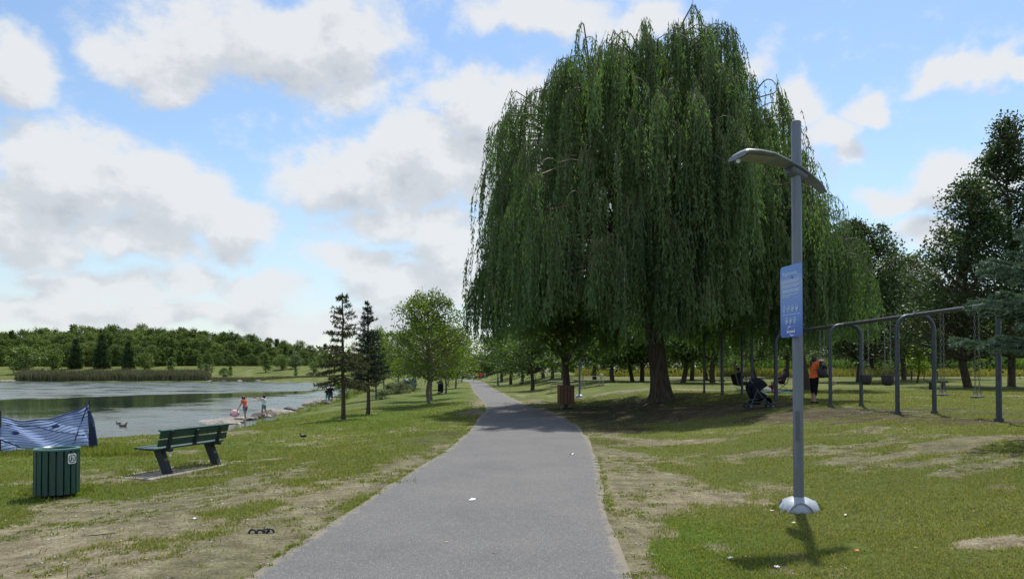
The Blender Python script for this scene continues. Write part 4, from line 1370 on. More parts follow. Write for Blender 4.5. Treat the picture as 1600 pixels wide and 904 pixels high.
# ---- distant wood across the lake and behind the park: one mass
def wood_mass():
    rs = np.random.RandomState(90)
    temps = []
    for k in range(5):
        w, lf = broadleaf(15 + k % 3, 5.0 + .6 * (k % 2), .6, 95, 3400, .62, 91 + k, ['dome', 'round', 'dome', 'dome', 'round'][k], .014, airy=.9)
        temps.append((w, lf))
    cw, cl = conifer(13, 3.0, .6, 97, 13, 7, .9, dens=.8, side=True)
    temps.append((cw, cl))
    g = Geo()
    spots = []
    def row(pxs, D0, D1, top_fn, n, far=0):
        for i in range(n):
            px = pxs[0] + (pxs[1] - pxs[0]) * (i + rs.rand()) / n
            D = D0 + (D1 - D0) * rs.rand()
            spots.append((px, D, top_fn(px) + rs.normal() * 3.2 + far, rs.randint(0, 6)))
    topL = lambda px: np.interp(px, [-150, 0, 60, 130, 200, 300, 400, 470, 520, 560, 700, 760], [518, 516, 514, 511, 512, 517, 526, 535, 543, 552, 556, 560])
    row((-150, 560), 262, 275, lambda p: topL(p) + 27, 84)
    row((-150, 570), 285, 300, lambda p: topL(p) + 10, 84)
    row((-150, 580), 310, 345, topL, 90)
    row((540, 900), 300, 340, lambda p: 562, 34)
    row((740, 1000), 150, 200, lambda p: np.interp(p, [740, 800, 900, 1000], [566, 552, 548, 546]), 22)
    row((960, 1700), 135, 165, lambda p: np.interp(p, [960, 1200, 1400, 1500, 1700], [540, 535, 520, 500, 480]), 46)
    for (px, D, top, k) in spots:
        x = col_x(px, D); z = T(x, D)
        h = max(3.0, CAMZ + (HZ - top) / FPX * D - z)
        if k == 5 and rs.rand() < .5: k = 1
        w, lf = temps[k]
        H0 = 13.0 if k == 5 else 15.5 + (k % 3)
        s = h / H0; sw = min(s * 1.15, max(s * .9, .75))
        a = rs.rand() * 6.28; c, s_ = math.cos(a), math.sin(a)
        tone = -.25 if k == 5 else rs.choice([-.26, -.16, -.08, 0, .10, .22])
        for src, mi in ((w, 0), (lf, 1)):
            V = np.concatenate(src.V); V2 = np.c_[(V[:, 0] * c - V[:, 1] * s_) * sw + x, (V[:, 0] * s_ + V[:, 1] * c) * sw + D, V[:, 2] * s + z - .1]
            A = np.concatenate(src.A)
            base = g.n
            g.V.append(V2); g.A.append(np.clip(A + tone, 0, 1) if mi else A); g.n += len(V2)
            for F in src.F:
                g.F.append(F + base); g.M.append(np.full(len(F), mi, dtype=np.int32))
    o = g.build('woods', [BARK, LM['wood']])
    tag(o, kind='stuff', label='distant wood closing the horizon across the lake and behind the park', cat='woods')
    print('woods', g.n)


wood_mass()

# single trees one can tell apart on the far bank
fg = [broadleaf(6.5, 3.2, .8, 50, 1700, .5, 101, 'round', .03), broadleaf(5.0, 1.6, 1.0, 30, 900, .42, 102, 'cone', .025), conifer(9.5, 2.6, .5, 103, 12, 7, .7, dens=.8)]
FAR = [(40, 236, 0, 1.35, 'lime-green round willow at the left end of the far bank', 'bush'), (82, 245, 0, 1.1, 'round tree beside the people in white on the far bank', 'wood'),
       (118, 252, 2, 1.15, 'dark conifer on the far bank behind the left end of the reeds', 'dark'), (160, 252, 2, 1.3, 'dark conifer behind the middle of the far reeds', 'dark'),
       (200, 250, 2, 1.05, 'short dark conifer behind the far reeds', 'dark'), (226, 246, 0, .9, 'low round tree above the right half of the far reeds', 'wood'),
       (268, 240, 1, 1.0, 'young tree above the right end of the far reeds', 'bush'), (323, 222, 0, .62, 'small round grey-green tree alone on the far lawn', 'grey'),
       (350, 218, 0, .45, 'dark little bush at the water edge of the far lawn', 'park'), (360, 224, 1, .62, 'dark slim sapling right of the round tree on the far lawn', 'park'),
       (415, 238, 1, 1.3, 'tall slim tree at the edge of the far wood', 'wood'), (440, 246, 0, .8, 'pale tree at the foot of the far wood', 'bush'),
       (462, 250, 0, .75, 'pale round tree near the right end of the far lawn', 'grey'), (462.5, 222, 1, .45, 'tiny dark sapling at the right end of the far lawn', 'park'),
       (313, 246, 1, .9, 'slim tree behind the small round tree on the far lawn', 'wood'), (490, 235, 0, .55, 'low shrub mound at the right end of the far shore', 'bush')]
proto = {}
for (px, D, k, s, lab, mm) in FAR:
    key = (k, mm)
    src = proto.get(key)
    nm = 'conifer_tree' if k == 2 else 'bank_tree'
    if src is None:
        proto[key] = tree_thing(nm, fg[k], LM[mm], lab, on(px, D), px, s, 'trees on the far bank')
    else:
        dup(src, on(px, D), px, lab, 'trees on the far bank', s)


# ---- reeds, meadow, rough grass: nobody could count them
def reed_beds():
    rs = np.random.RandomState(120)
    g = Geo()
    n = 15000
    px = rs.uniform(24, 330, n); D = 213.0 + 11 * rs.rand(n) ** 1.2
    D += 3 * (fbm(px * .03, D * .1, 3) - .5)
    x = (px - 800) / FPX * D
    fade = sstep(345, 290, px) * sstep(16, 34, px)
    h = (1.2 + 2.2 * fbm(x * .10, D * .3, 4)) * (.45 + .55 * fade) * (.7 + .5 * rs.rand(n))
    blades(g, x, D, np.maximum(terrain(x, D), WATER_Z - .1), h, .14 + .1 * rs.rand(n), .05 + .22 * rs.rand(n), np.clip(rs.rand(n) * .9, 0, 1), 7)
    o = g.build('reeds', LM['reed']); tag(o, kind='stuff', label='brown-green reed bed along the far shore of the lake', cat='reeds')
    g = Geo()
    n = 9000
    px = rs.uniform(330, 560, n); D = 211 + 4 * rs.rand(n)
    x = (px - 800) / FPX * D
    blades(g, x, D, np.maximum(terrain(x, D), WATER_Z), .3 + .7 * rs.rand(n) * fbm(x * .2, D, 2), .12, .1 + .4 * rs.rand(n), rs.rand(n), 8)
    o = g.build('shore_grass', LM['reed']); tag(o, kind='stuff', label='low rough grass at the water edge of the far lawn', cat='grass')
    g = Geo()
    n = 42000
    D = rs.uniform(84, 104, n); px = rs.uniform(900, 1750, n); x = (px - 800) / FPX * D
    D += 6 * (fbm(x * .05, x * 0 + 3, 3) - .5)
    h = (.45 + .65 * rs.rand(n)) * (.6 + .8 * fbm(x * .15, D * .2, 3))
    blades(g, x, D, terrain(x, D), h, .05 + .05 * rs.rand(n), .1 + .4 * rs.rand(n), np.clip(.2 + .7 * rs.rand(n), 0, 1), 9)
    o = g.build('meadow_grass', LM['meadow']); tag(o, kind='stuff', label='tall dry yellow-green meadow grass beyond the mown lawn', cat='grass')
    g = Geo()
    n = 30000
    D = rs.uniform(108, 122, n); px = rs.uniform(1090, 1750, n); x = (px - 800) / FPX * D
    h = (1.6 + 1.2 * rs.rand(n)) * (.6 + .8 * fbm(x * .12, D * .2, 3))
    blades(g, x, D, terrain(x, D), h, .10 + .10 * rs.rand(n), .1 + .35 * rs.rand(n), rs.rand(n), 10)
    o = g.build('green_reeds', LM['reedgreen']); tag(o, kind='stuff', label='tall green reeds and brush behind the meadow', cat='reeds')


reed_beds()

# ------------------------------------------------------------------ materials of the made things
GREY_PAINT = mat('grey_paint', (.150, .170, .200), .45, .25, var=.16, scale=2.2, bump=.08, bscale=60, stretch=(7, 7, .7))
GREY_DARK = mat('grey_dark', (.10, .115, .14), .5, .2, var=.08, scale=4)
COVER = mat('cast_cover', (.34, .38, .43), .5, .15, var=.12, scale=9, bump=.1, bscale=30)
SWING_STEEL = mat('swing_steel', (.050, .062, .078), .45, .35, var=.18, scale=6, bump=.05)
BEAM_STEEL = mat('beam_steel', (.12, .125, .135), .4, .6, var=.15, scale=8)
CHAIN = mat('chain_steel', (.16, .16, .16), .45, .7, var=.2, scale=20)
RUBBER = mat('black_rubber', (.022, .024, .028), .6, 0, var=.25, scale=12, bump=.1)
BLACK = mat('black_plastic', (.012, .013, .016), .45, 0, var=.2, scale=10)
BLACK_CLOTH = mat('black_cloth', (.014, .016, .024), .9, 0, var=.3, scale=9, bump=.2, bscale=80, spec=.1)
GREEN_SLAT = mat('green_slat', (.016, .062, .050), .5, 0, var=.22, scale=5, bump=.25, bscale=45, stretch=(4, 4, .6))
GREEN_BOARD = mat('green_board', (.014, .052, .045), .42, 0, var=.18, scale=4, bump=.2, bscale=45)
BENCH_LEG = mat('bench_leg', (.012, .018, .024), .55, 0, var=.25, scale=7, bump=.2)
CONCRETE = mat('concrete', (.26, .235, .20), .9, 0, var=.35, scale=4, bump=.4, bscale=25, spec=.15)
REDWOOD = mat('red_wood', (.165, .088, .062), .75, 0, var=.35, scale=3, bump=.4, bscale=18, spec=.15, stretch=(9, 9, .8))
GREY_WOOD = mat('grey_wood', (.34, .30, .25), .8, 0, var=.25, scale=3, bump=.3, stretch=(1, 8, 8))
WHITE = mat('white_sign', (.72, .74, .74), .5, 0, var=.05, scale=6)
INK = mat('dark_ink', (.02, .03, .04), .5, 0, var=.05)
ROCKM = mat('rock', (.27, .245, .215), .9, 0, var=.4, scale=3, bump=.9, bscale=9, spec=.15)
ROCKD = mat('dark_rock', (.085, .08, .075), .8, 0, var=.4, scale=3, bump=.8, bscale=9, spec=.25)
GALV = mat('galvanised_pipe', (.33, .34, .35), .45, .7, var=.15, scale=8)


# ------------------------------------------------------------------ lamp posts
def lamp_post(name, label, loc, rz=0, sc=1.0, group=None, cover=True, sign=True, h=4.50):
    t = thing(name, label, 'lamp post', loc, rz, group, sc)
    g = Geo()
    g.lathe([(.0, h + .012), (.048, h + .012), (.0565, h), (.0575, .12), (.0575, -.05)], 28)
    smooth_by_angle(g.build('pole', GREY_PAINT, t))
    # service hatch of the pole
    g = Geo(); g.box((-.045, -.046, .98), (.05, .012, .34), Euler((0, 0, -R(45))), bev=.004)
    g.build('hatch', GREY_DARK, t)
    # wing-shaped luminaire arm, bowed over the pole
    cx = [-.80, -.77, -.62, -.42, -.22, 0.0, .16, .30, .385]
    cz = [4.030, 4.060, 4.068, 4.062, 4.030, 3.965, 3.885, 3.790, 3.710]
    wd = [.34, .36, .37, .34, .24, .17, .16, .15, .12]
    th = [.060, .062, .058, .052, .046, .040, .034, .028, .016]
    V = []; nn = 12
    for i in range(len(cx)):
        for k in range(nn):
            a = 2 * PI * k / nn
            ca, sa = math.cos(a), math.sin(a)
            yy = math.copysign(abs(ca) ** .55, ca) * wd[i] / 2
            zz = math.copysign(abs(sa) ** .55, sa) * th[i] / 2
            if i == 0: V.append((cx[i] + (.0 if sa > 0 else -.01), yy, cz[i] + zz))
            else: V.append((cx[i], yy, cz[i] + zz - (.012 * (abs(yy) / (wd[i] / 2)) ** 2 if i < 5 else 0)))
    V = np.array(V)
    idx = np.arange(len(V)).reshape(len(cx), nn); nx = np.roll(idx, -1, 1)
    g = Geo()
    g.add(V, np.stack([idx[:-1], nx[:-1], nx[1:], idx[1:]], -1).reshape(-1, 4))
    for row in (0, len(cx) - 1):
        VV = np.vstack([V[row * nn:(row + 1) * nn], V[row * nn:(row + 1) * nn].mean(0)[None]])
        g.add(VV, [(i, (i + 1) % nn, nn) for i in range(nn)])
    arm = smooth_by_angle(g.build('lamp_arm', GREY_PAINT, t), 50)
    g = Geo(); g.box((-.55, 0, 4.026), (.40, .25, .014), bev=.005); g.build('lens', mat('lens_glass', (.20, .20, .195), .35, 0, var=.15, scale=12), arm)
    g = Geo(); g.box((-.775, .02, 3.985), (.04, .04, .05), bev=.010); g.build('sensor', mat('sensor_white', (.6, .62, .62), .4), arm)
    g = Geo()
    g.tube([(-.10, 0, 3.955), (.10, 0, 3.86)], .070, 16); smooth_by_angle(g.build('bracket', GREY_DARK, t))
    if cover:
        # cast foot: a low dome with four recessed arched faces, each edged by a rib
        g = Geo()
        n = 96; PZ = np.array([-.03, .0, .03, .06, .085, .105, .122, .136, .148, .158, .165]); PRr = np.array([.250, .247, .238, .222, .203, .183, .160, .136, .110, .084, .064])
        V = []
        for r, z in zip(PRr, PZ):
            for i in range(n):
                a = 2 * PI * i / n
                q = (a % (PI / 2)) - PI / 4
                ins = (q / R(34)) ** 2 + (max(z, 0) / .118) ** 2
                rr = r - .020 * float(sstep(1.0, .82, ins))
                V.append((rr * math.cos(a), rr * math.sin(a), z))
        idx = np.arange(len(V)).reshape(len(PZ), n); nx = np.roll(idx, -1, 1)
        g.add(V, np.stack([idx[:-1], nx[:-1], nx[1:], idx[1:]], -1).reshape(-1, 4))
        fc = smooth_by_angle(g.build('foot_cover', COVER, t), 30)
        fc.rotation_euler[2] = R(14)
        g = Geo()
        for k in range(4):
            a0 = k * PI / 2 + PI / 4
            pts = []
            for b in np.linspace(-.12, PI + .12, 15):
                z = .118 * math.sin(b); a = a0 + R(34) * math.cos(b); r = np.interp(z, PZ, PRr) + .002
                pts.append((r * math.cos(a), r * math.sin(a), z))
            g.tube(pts, .0085, 6)
        g.build('cover_rib', COVER, fc)
        g = Geo(); g.ell((.215 * math.cos(-.9), .215 * math.sin(-.9), .085), (.012, .012, .012), nu=8, nv=6); g.build('bolt', INK, fc)
    if sign:
        build_info_sign(t)
    return t


def text_mesh(txt, size, name, matl, parent, M, align='LEFT'):
    cu = bpy.data.curves.new(name, 'FONT'); cu.body = txt; cu.size = size; cu.extrude = .0008; cu.align_x = align; cu.resolution_u = 3
    tmp = bpy.data.objects.new('t', cu); COL.objects.link(tmp)
    dg = bpy.context.evaluated_depsgraph_get()
    me = bpy.data.meshes.new_from_object(tmp.evaluated_get(dg))
    bpy.data.objects.remove(tmp); bpy.data.curves.remove(cu)
    me.materials.clear(); me.materials.append(matl); me.name = name
    o = bpy.data.objects.new(name, me); COL.objects.link(o); o.parent = parent
    o.matrix_local = M
    return o


def build_info_sign(lamp):
    """blue park rules panel, facing the path; local x runs along the panel, z up, -y out of the face"""
    W, H, Z0 = .46, .83, 2.0
    pan = Geo()
    r = .045; out = []
    for (cx, cz, a0) in ((W / 2 - r, r, -PI / 2), (W / 2 - r, H - r, 0), (-W / 2 + r, H - r, PI / 2), (-W / 2 + r, r, PI)):
        for k in range(6):
            a = a0 + k * PI / 10
            out.append((cx + r * math.cos(a), cz + r * math.sin(a)))
    M = Matrix(((1, 0, 0, 0), (0, 0, -1, 0), (0, 1, 0, 0), (0, 0, 0, 1)))
    pan.prism(out, 0.0, .006, M=M)
    m, nt, b = new_mat('sign_print')
    N, L = nt.nodes.new, nt.links.new
    tc = N('ShaderNodeTexCoord'); sp = N('ShaderNodeSeparateXYZ'); L(tc.outputs['Object'], sp.inputs[0])
    wn = N('ShaderNodeTexNoise'); wn.inputs['Scale'].default_value = 5; L(tc.outputs['Object'], wn.inputs['Vector'])
    ad = N('ShaderNodeMath'); ad.operation = 'MULTIPLY_ADD'; L(wn.outputs['Fac'], ad.inputs[0]); ad.inputs[1].default_value = .12; L(sp.outputs[2], ad.inputs[2])
    cr = N('ShaderNodeValToRGB'); L(ad.outputs[0], cr.inputs[0])
    e = cr.color_ramp.elements
    e[0].position, e[0].color = .05, (.030, .10, .42, 1)
    e[1].position, e[1].color = .92, (.11, .27, .68, 1)
    for p, c in ((.20, (.05, .15, .52, 1)), (.30, (.10, .22, .62, 1)), (.45, (.12, .25, .64, 1)), (.58, (.17, .29, .64, 1)), (.72, (.26, .35, .64, 1)), (.78, (.10, .24, .64, 1))):
        k = e.new(p); k.color = c
    L(cr.outputs[0], b.inputs['Base Color']); b.inputs['Roughness'].default_value = .35
    panel = pan.build('sign_panel', m, lamp)
    panel.rotation_euler = (0, 0, R(-99)); panel.location = (-.098, -.020, Z0)
    wh = mat('sign_lettering', (.62, .76, .92), .5, 0, var=.03)
    f = lambda x, z: Matrix.Translation((x, -.0075, z)) @ Matrix.Rotation(PI / 2, 4, 'X')
    text_mesh('Règlements', .066, 'title', wh, panel, f(-.175, .715))
    g = Geo()
    rs = np.random.RandomState(5)
    for (z, a, c, hh) in ((.655, -.185, .16, .006), (.636, -.185, .13, .006), (.600, -.185, .17, .007), (.582, -.185, .12, .006), (.545, -.185, .175, .008), (.525, -.185, .165, .008), (.492, -.185, .15, .006), (.470, -.185, -.02, .006)):
        x = a
        while x < c:
            w = rs.uniform(.014, .045)
            g.box(((x + min(x + w, c)) / 2, -.0072, z), (min(w, c - x + .004), .0015, hh)); x += w + .008
    g.box((0, -.0072, .262), (.37, .0015, .004)); g.box((0, -.0072, .125), (.20, .0015, .002))
    g.build('lettering', wh, panel)

    def icon(cx, cz, kind):
        g = Geo()
        pts = [(cx + .026 * math.cos(a), -.0085, cz + .036 * math.sin(a)) for a in np.linspace(0, 2 * PI, 21)]
        g.tube(pts, .0032, 5, caps=False)
        if kind == 0: g.box((cx, -.0075, cz - .004), (.008, .002, .034)); g.ell((cx, -.0075, cz + .019), (.006, .002, .006), nu=8, nv=5)
        elif kind == 1: g.box((cx, -.0075, cz), (.026, .002, .010)); g.box((cx + .006, -.0075, cz + .010), (.007, .002, .014))
        elif kind == 2: g.box((cx, -.0075, cz), (.022, .002, .018)); g.box((cx, -.0075, cz - .018), (.010, .002, .008))
        else: g.ell((cx, -.0075, cz - .006), (.013, .002, .013), nu=10, nv=6); g.box((cx, -.0075, cz + .014), (.005, .002, .014))
        return g
    for i, cx in enumerate((-.145, -.055, .035, .120)):
        icon(cx, .330, (0, 1, 2, 3)[i]).build('pictogram', wh, panel)
    for i, cx in enumerate((-.095, -.010, .075)):
        icon(cx, .190, (3, 2, 0)[i]).build('pictogram', wh, panel)
    g = Geo()   # emblem: a curl above a row of short strokes with a wave under it
    g.tube([(-.03 + .028 * math.cos(a), -.008, .098 + .024 * math.sin(a)) for a in np.linspace(.4, 3.6, 9)], [.001, .004, .006, .007, .007, .006, .005, .004, .002], 6)
    for k in range(8):
        g.box((-.082 + k * .022, -.0072, .062 + (.005 if k in (0, 7) else 0)), (.011, .0015, .024 + (.012 if k in (0, 7) else 0)))
    g.box((-.003, -.0072, .062), (.165, .0014, .006))
    g.tube([(-.03 + .1 * t, -.008, .036 - .014 * math.sin(t * 3.0) - .012 * t) for t in np.linspace(0, 1, 9)], [.001, .004, .006, .007, .007, .006, .005, .003, .001], 6)
    g.build('emblem', mat('emblem_white', (.70, .78, .88), .5, 0, var=.03), panel)
    for z in (.13, .66):
        g = Geo(); g.tube([(.09, .075, z), (.235, .012, z)], .007, 8); g.ell((.236, .0, z), (.012, .012, .012), nu=10, nv=6)
        g.build('sign_clamp', BEAM_STEEL, panel)
    g = Geo(); g.ell((0.03, -.008, .685), (.011, .004, .013), nu=10, nv=6); g.build('bolt', INK, panel)


lx, ly, lz = at(1248, 796)
lampA = lamp_post('lamp_post', 'grey lamp post with bowed wing-shaped arm and blue rules panel on the right lawn', (lx, ly, lz - .01), R(18))
print('lamp at', lx, ly, lz)
lampA.scale = (ly / 8.30,) * 3
# the second one: without the panel, a rectangular plate seen from behind
t = lamp_post('lamp_post', 'second grey lamp post with a pale flared foot, right of the wooden bin', on(905.5, 42), R(10), 1.05, sign=False)
g = Geo(); g.box((0.0, -.085, 3.05), (.90, .02, .95), bev=.02); g.build('back_plate', mat('plate_grey', (.16, .18, .17), .6, .2), t)
g = Geo(); g.box((-.09, -.03, 1.85), (.10, .14, .16), bev=.02); g.build('junction_box', GREY_DARK, t)
g = Geo()
t = thing('lamp_post', 'thin dark lamp post standing right of the path far away', 'lamp post', on(778, 88))
g.lathe([(0, 4.6), (.05, 4.6), (.06, 0.9), (.10, .85), (.11, 0.0), (.2, 0), (.2, -.1)], 14); smooth_by_angle(g.build('pole', mat('dark_post', (.04, .055, .05), .5), t))
g = Geo(); g.box((-.35, 0, 4.35), (.9, .22, .07), Euler((0, R(4), 0)), bev=.03); g.build('lamp_arm', GREY_DARK, t)
g = Geo(); g.lathe([(0, .06), (.3, .06), (.34, -.1)], 16); g.build('foot_slab', CONCRETE, t)


# ------------------------------------------------------------------ swing sets: arches carrying one long beam
def arch(y, X, H, half, name='arch'):
    g = Geo()
    z0 = {}
    pts = []
    r = .30
    zL, zR = T(X - half, y) - .1, T(X + half, y) - .1
    top = H
    pts.append((X - half, y, zL)); pts.append((X - half, y, top - r * 1.2))
    for a in np.linspace(PI, PI / 2, 7): pts.append((X - half + r + r * math.cos(a), y, top - r * 1.2 + r * 1.2 * math.sin(a)))
    for a in np.linspace(PI / 2, 0, 7): pts.append((X + half - r + r * math.cos(a), y, top - r * 1.2 + r * 1.2 * math.sin(a)))
    pts.append((X + half, y, top - r * 1.2)); pts.append((X + half, y, zR))
    g.tube(pts, .053, 12)
    g.tube([(X - half, y, zL), (X - half, y, zL + .17)], .085, 12); g.tube([(X + half, y, zR), (X + half, y, zR + .17)], .085, 12)
    return g


def chain_geo(p, q, n=None):
    """links as alternating flat rings"""
    p, q = np.array(p, float), np.array(q, float)
    L_ = np.linalg.norm(q - p); n = n or int(L_ / .075)
    d = (q - p) / L_; a = np.cross(d, [0, 1, 0]); a /= np.linalg.norm(a); b = np.cross(d, a)
    g = Geo()
    for i in range(n):
        c = p + d * L_ * (i + .5) / n
        s = a if i % 2 else b
        pts = [c + d * .047 * math.cos(w) + s * .017 * math.sin(w) for w in np.linspace(0, 2 * PI, 7)]
        g.tube(pts, .0062, 4, caps=False)
    return g


def swing_set(label, ys, Xf, H, legs_half=.46):
    y0, y1 = ys[0], ys[-1]
    t = thing('swing_set', label, 'swing set', (Xf(y0), y0, T(Xf(y0), y0)), 0, 'swing sets along the right lawn')
    inv = Matrix.Translation(-Vector(t.location))
    for y in ys:
        o = arch(y, Xf(y), H, legs_half).build('arch', SWING_STEEL, t); smooth_by_angle(o, 50); o.matrix_local = inv
    g = Geo()
    P = [(Xf(y), y, H + .02) for y in np.linspace(y0 - .12, y1 + .12, 9)]
    g.tube(P, .052, 12)
    for y in ys:
        g.tube([(Xf(y), y - .07, H + .02), (Xf(y), y + .07, H + .02)], .068, 12)
    o = g.build('beam', BEAM_STEEL, t); smooth_by_angle(o, 50); o.matrix_local = inv
    return t


XF = lambda y: 9.96 + (21.4 - y) * .034
YS1 = (14.35, 17.9, 21.4, 25.4)
H1 = 3.02
swing_set('grey swing frame of inverted U arches, the nearer one, with belt seats and bucket seats', YS1, XF, H1)
XF2 = lambda y: 10.0
swing_set('taller grey swing frame farther back beneath the willow', (28.5, 32.6, 35.6), XF2, 3.60)


def belt_swing(y, X, seat_z, beam_z, label, twist=0.0, sz=.30, group='belt swings'):
    t = thing('belt_swing', label, 'swing', (X, y, beam_z - .04), 0, group)
    L_ = beam_z - .04 - seat_z
    hd = .25
    for s in (-1, 1):
        g = chain_geo((0, s * hd, 0), (0, s * hd, -L_ + .20)); g.build('chain', CHAIN, t)
    for s in (-1, 1):
        g = Geo()
        for k in (-1, 1):
            g.tube([(0, s * hd, -L_ + .20), (k * .04, s * hd + k * .055 * 1, -L_ + .02)], .006, 5)
        g.tube([(0, s * hd - .07, -L_ + .06), (0, s * hd - .07, -L_ + .12), (0, s * hd + .07, -L_ + .12), (0, s * hd + .07, -L_ + .06)], .007, 5)
        g.tube([(0, s * hd, -L_ + .15), (0, s * hd, -L_ + .23)], .012, 6)
        g.build('hanger', CHAIN, t)
    g = Geo()
    g.box((0, 0, -L_ - .005), (.17, .70, .035), bev=.012)
    smooth_by_angle(g.build('seat', RUBBER, t), 30)
    t.rotation_euler[2] = twist
    return t


def bucket_swing(y, X, seat_z, beam_z, label):
    t = thing('bucket_swing', label, 'swing', (X, y, beam_z - .04), 0, 'bucket swings')
    L_ = beam_z - .04 - seat_z
    for s in (-1, 1):
        chain_geo((0, s * .15, 0), (0, s * .15, -L_ + .42)).build('chain', CHAIN, t)
    for s in (-1, 1):
        g = Geo()
        for k in (-1, 1):
            g.tube([(0, s * .15, -L_ + .42), (k * .12, s * .15, -L_ + .21)], .006, 5)
        g.build('hanger', CHAIN, t)
    g = Geo()
    for r_, z0, z1 in (((.165), .20, -.03),):
        n = 20; V = []
        for z, q in ((.215, 1.0), (.12, 1.02), (.02, .95), (-.05, .72), (-.065, .4)):
            for i in range(n):
                a = 2 * PI * i / n; V.append((.15 * q * math.cos(a), .17 * q * math.sin(a), z - L_))
        for z, q in ((-.03, .36), (.0, .62), (.03, .84), (.12, .90), (.205, .90)):
            for i in range(n):
                a = 2 * PI * i / n; V.append((.15 * q * math.cos(a), .17 * q * math.sin(a), z - L_))
        m_ = 10
        idx = np.arange(m_ * n).reshape(m_, n); nx = np.roll(idx, -1, 1)
        F = np.stack([idx, nx, np.roll(nx, -1, 0), np.roll(idx, -1, 0)], -1).reshape(-1, 4)
        g.add(V, F)
    smooth_by_angle(g.build('bucket_seat', RUBBER, t), 50)
    return t


belt_swing(16.85, XF(16.85), 1.09, H1, 'black belt swing between the two middle posts, the left one of the pair', R(-38))
belt_swing(15.65, XF(15.65), 1.08, H1, 'black belt swing nearest the blue spruce, the right one of the pair', R(-42))
bucket_swing(20.25, XF(20.25), 1.33, H1, 'black bucket swing for toddlers, the left one of the pair')
bucket_swing(19.15, XF(19.15), 1.32, H1, 'black bucket swing for toddlers, beside the big grey arch post')
belt_swing(34.2, 10.0, 1.20, 3.60, 'belt swing hanging in the farthest bay behind the willow trunk', R(-30))
belt_swing(30.6, 10.0, 1.20, 3.60, 'belt swing hanging by the seated people under the willow', R(-10))
child_swing = bucket_swing(22.9, XF(22.9), 1.50, H1, 'bucket swing with a child in it, pushed by the woman in orange')

# ------------------------------------------------------------------ bench on its slab
bxL, byL = -6.40, 13.0
ax = Vector((.37, 1.32, 0)); ax.normalize()
brz = math.atan2(ax.y, ax.x)          # local x = along the bench, local +y = towards the lake
bc = Vector((-6.22, 13.62, 0))
bz = T(bc.x, bc.y) + .03
sl_ = thing('concrete_slab', 'thin worn concrete slab under the bench', 'slab', (bc.x, bc.y, bz - .03), brz)
g = Geo(); g.box((0.05, .05, -.032), (2.6, .85, .10), bev=.02); g.build('slab', CONCRETE, sl_)
t = thing('park_bench', 'dark green slatted park bench on black angled legs, facing the lake', 'bench', (bc.x, bc.y, bz), brz)
for z, lab in ((.70, 0), (.555, 1)):
    y = -.20 - (z - .45) * .28
    g = Geo(); g.box((0, y, z), (1.83, .038, .125), Euler((R(15), 0, 0)), bev=.008); g.build('backrest_board', GREEN_BOARD, t)
g = Geo(); g.box((0, -.275, .775), (1.86, .075, .034), Euler((R(15), 0, 0)), bev=.008); g.build('top_rail', GREEN_BOARD, t)
for k in range(4):
    g = Geo(); g.box((0, -.12 + k * .118, .445 + (.012 if k == 3 else 0)), (1.85, .108, .036), bev=.008); g.build('seat_board', GREEN_BOARD, t)
for s in (-1, 1):
    g = Geo()
    x = s * .66
    prof = [(-.16, .425), (.22, .425), (.16, .36), (-.09, .0), (-.27, .0)]
    # angled block leg: broad at the seat, slanting back to the ground
    M = Matrix.Translation((x, 0, 0)) @ Matrix(((0, 0, 1, 0), (1, 0, 0, 0), (0, 1, 0, 0), (0, 0, 0, 1)))
    g.prism([(-.10, .428), (-.30, -.04), (-.15, -.04), (.07, .428)][::-1], -.05, .05, M=M)
    g.box((x, .06, .412), (.09, .40, .035), bev=.006)
    g.build('leg', BENCH_LEG, t)
for x in (-.66, 0, .66):
    g = Geo()
    g.box((x, -.255 if x else -.27, .60), (.07, .055, .36 if x else .30), Euler((R(15), 0, 0)), bev=.008)
    if x: g.box((x, -.15, .415), (.07, .30, .05), bev=.006)
    g.build('back_support', BENCH_LEG, t)
g = Geo(); g.box((-.66, -.262, .33), (.05, .012, .06), Euler((R(-12), 0, 0))); g.build('sticker', WHITE, t)

# ------------------------------------------------------------------ green bin
nx_, ny_, _ = at(92, 779)
nx_, ny_ = nx_ - .16, ny_ + .2
t = thing('litter_bin', 'round dark green slatted bin with a white tidy sign, on the grass at the left', 'bin', (nx_, ny_, T(nx_, ny_) + .02), 0, None, .87)
NS = 19
for k in range(NS):
    a = 2 * PI * k / NS + .12
    g = Geo(); g.box((0, 0, 0), (.026, .086, .745), bev=.006)
    o = g.build('slat', GREEN_SLAT, t); o.location = (.322 * math.cos(a), .322 * math.sin(a), .42); o.rotation_euler = (0, R(-1.2), a) if False else (0, 0, a)
g = Geo(); g.lathe([(.296, .05), (.296, .78), (.270, .79), (.266, .78), (.262, .08), (.0, .07)], 32); g.build('liner', BLACK, t, True)
g = Geo(); g.lathe([(.345, .775), (.345, .805), (.300, .812), (.285, .800), (.285, .775), (.345, .775)], 40); smooth_by_angle(g.build('rim', mat('rim_green', (.05, .15, .13), .35, .1), t))
g = Geo(); g.lathe([(.30, .055), (.30, .10), (.315, .10), (.315, .055), (.0, .05)], 32); g.lathe([(.18, .05), (.18, -.06), (0, -.06)], 24); g.build('base', BLACK, t, True)
a = math.atan2(-ny_, -nx_) + R(38)
g = Geo()
rr_ = .028; out = []
for (cx, cz, a0) in ((.075 - rr_, -.085 + rr_, -PI / 2), (.075 - rr_, .085 - rr_, 0), (-.075 + rr_, .085 - rr_, PI / 2), (-.075 + rr_, -.085 + rr_, PI)):
    for k in range(5): out.append((cx + rr_ * math.cos(a0 + k * PI / 8), cz + rr_ * math.sin(a0 + k * PI / 8)))
MM = Matrix(((0, 0, 1, 0), (1, 0, 0, 0), (0, 1, 0, 0), (0, 0, 0, 1)))
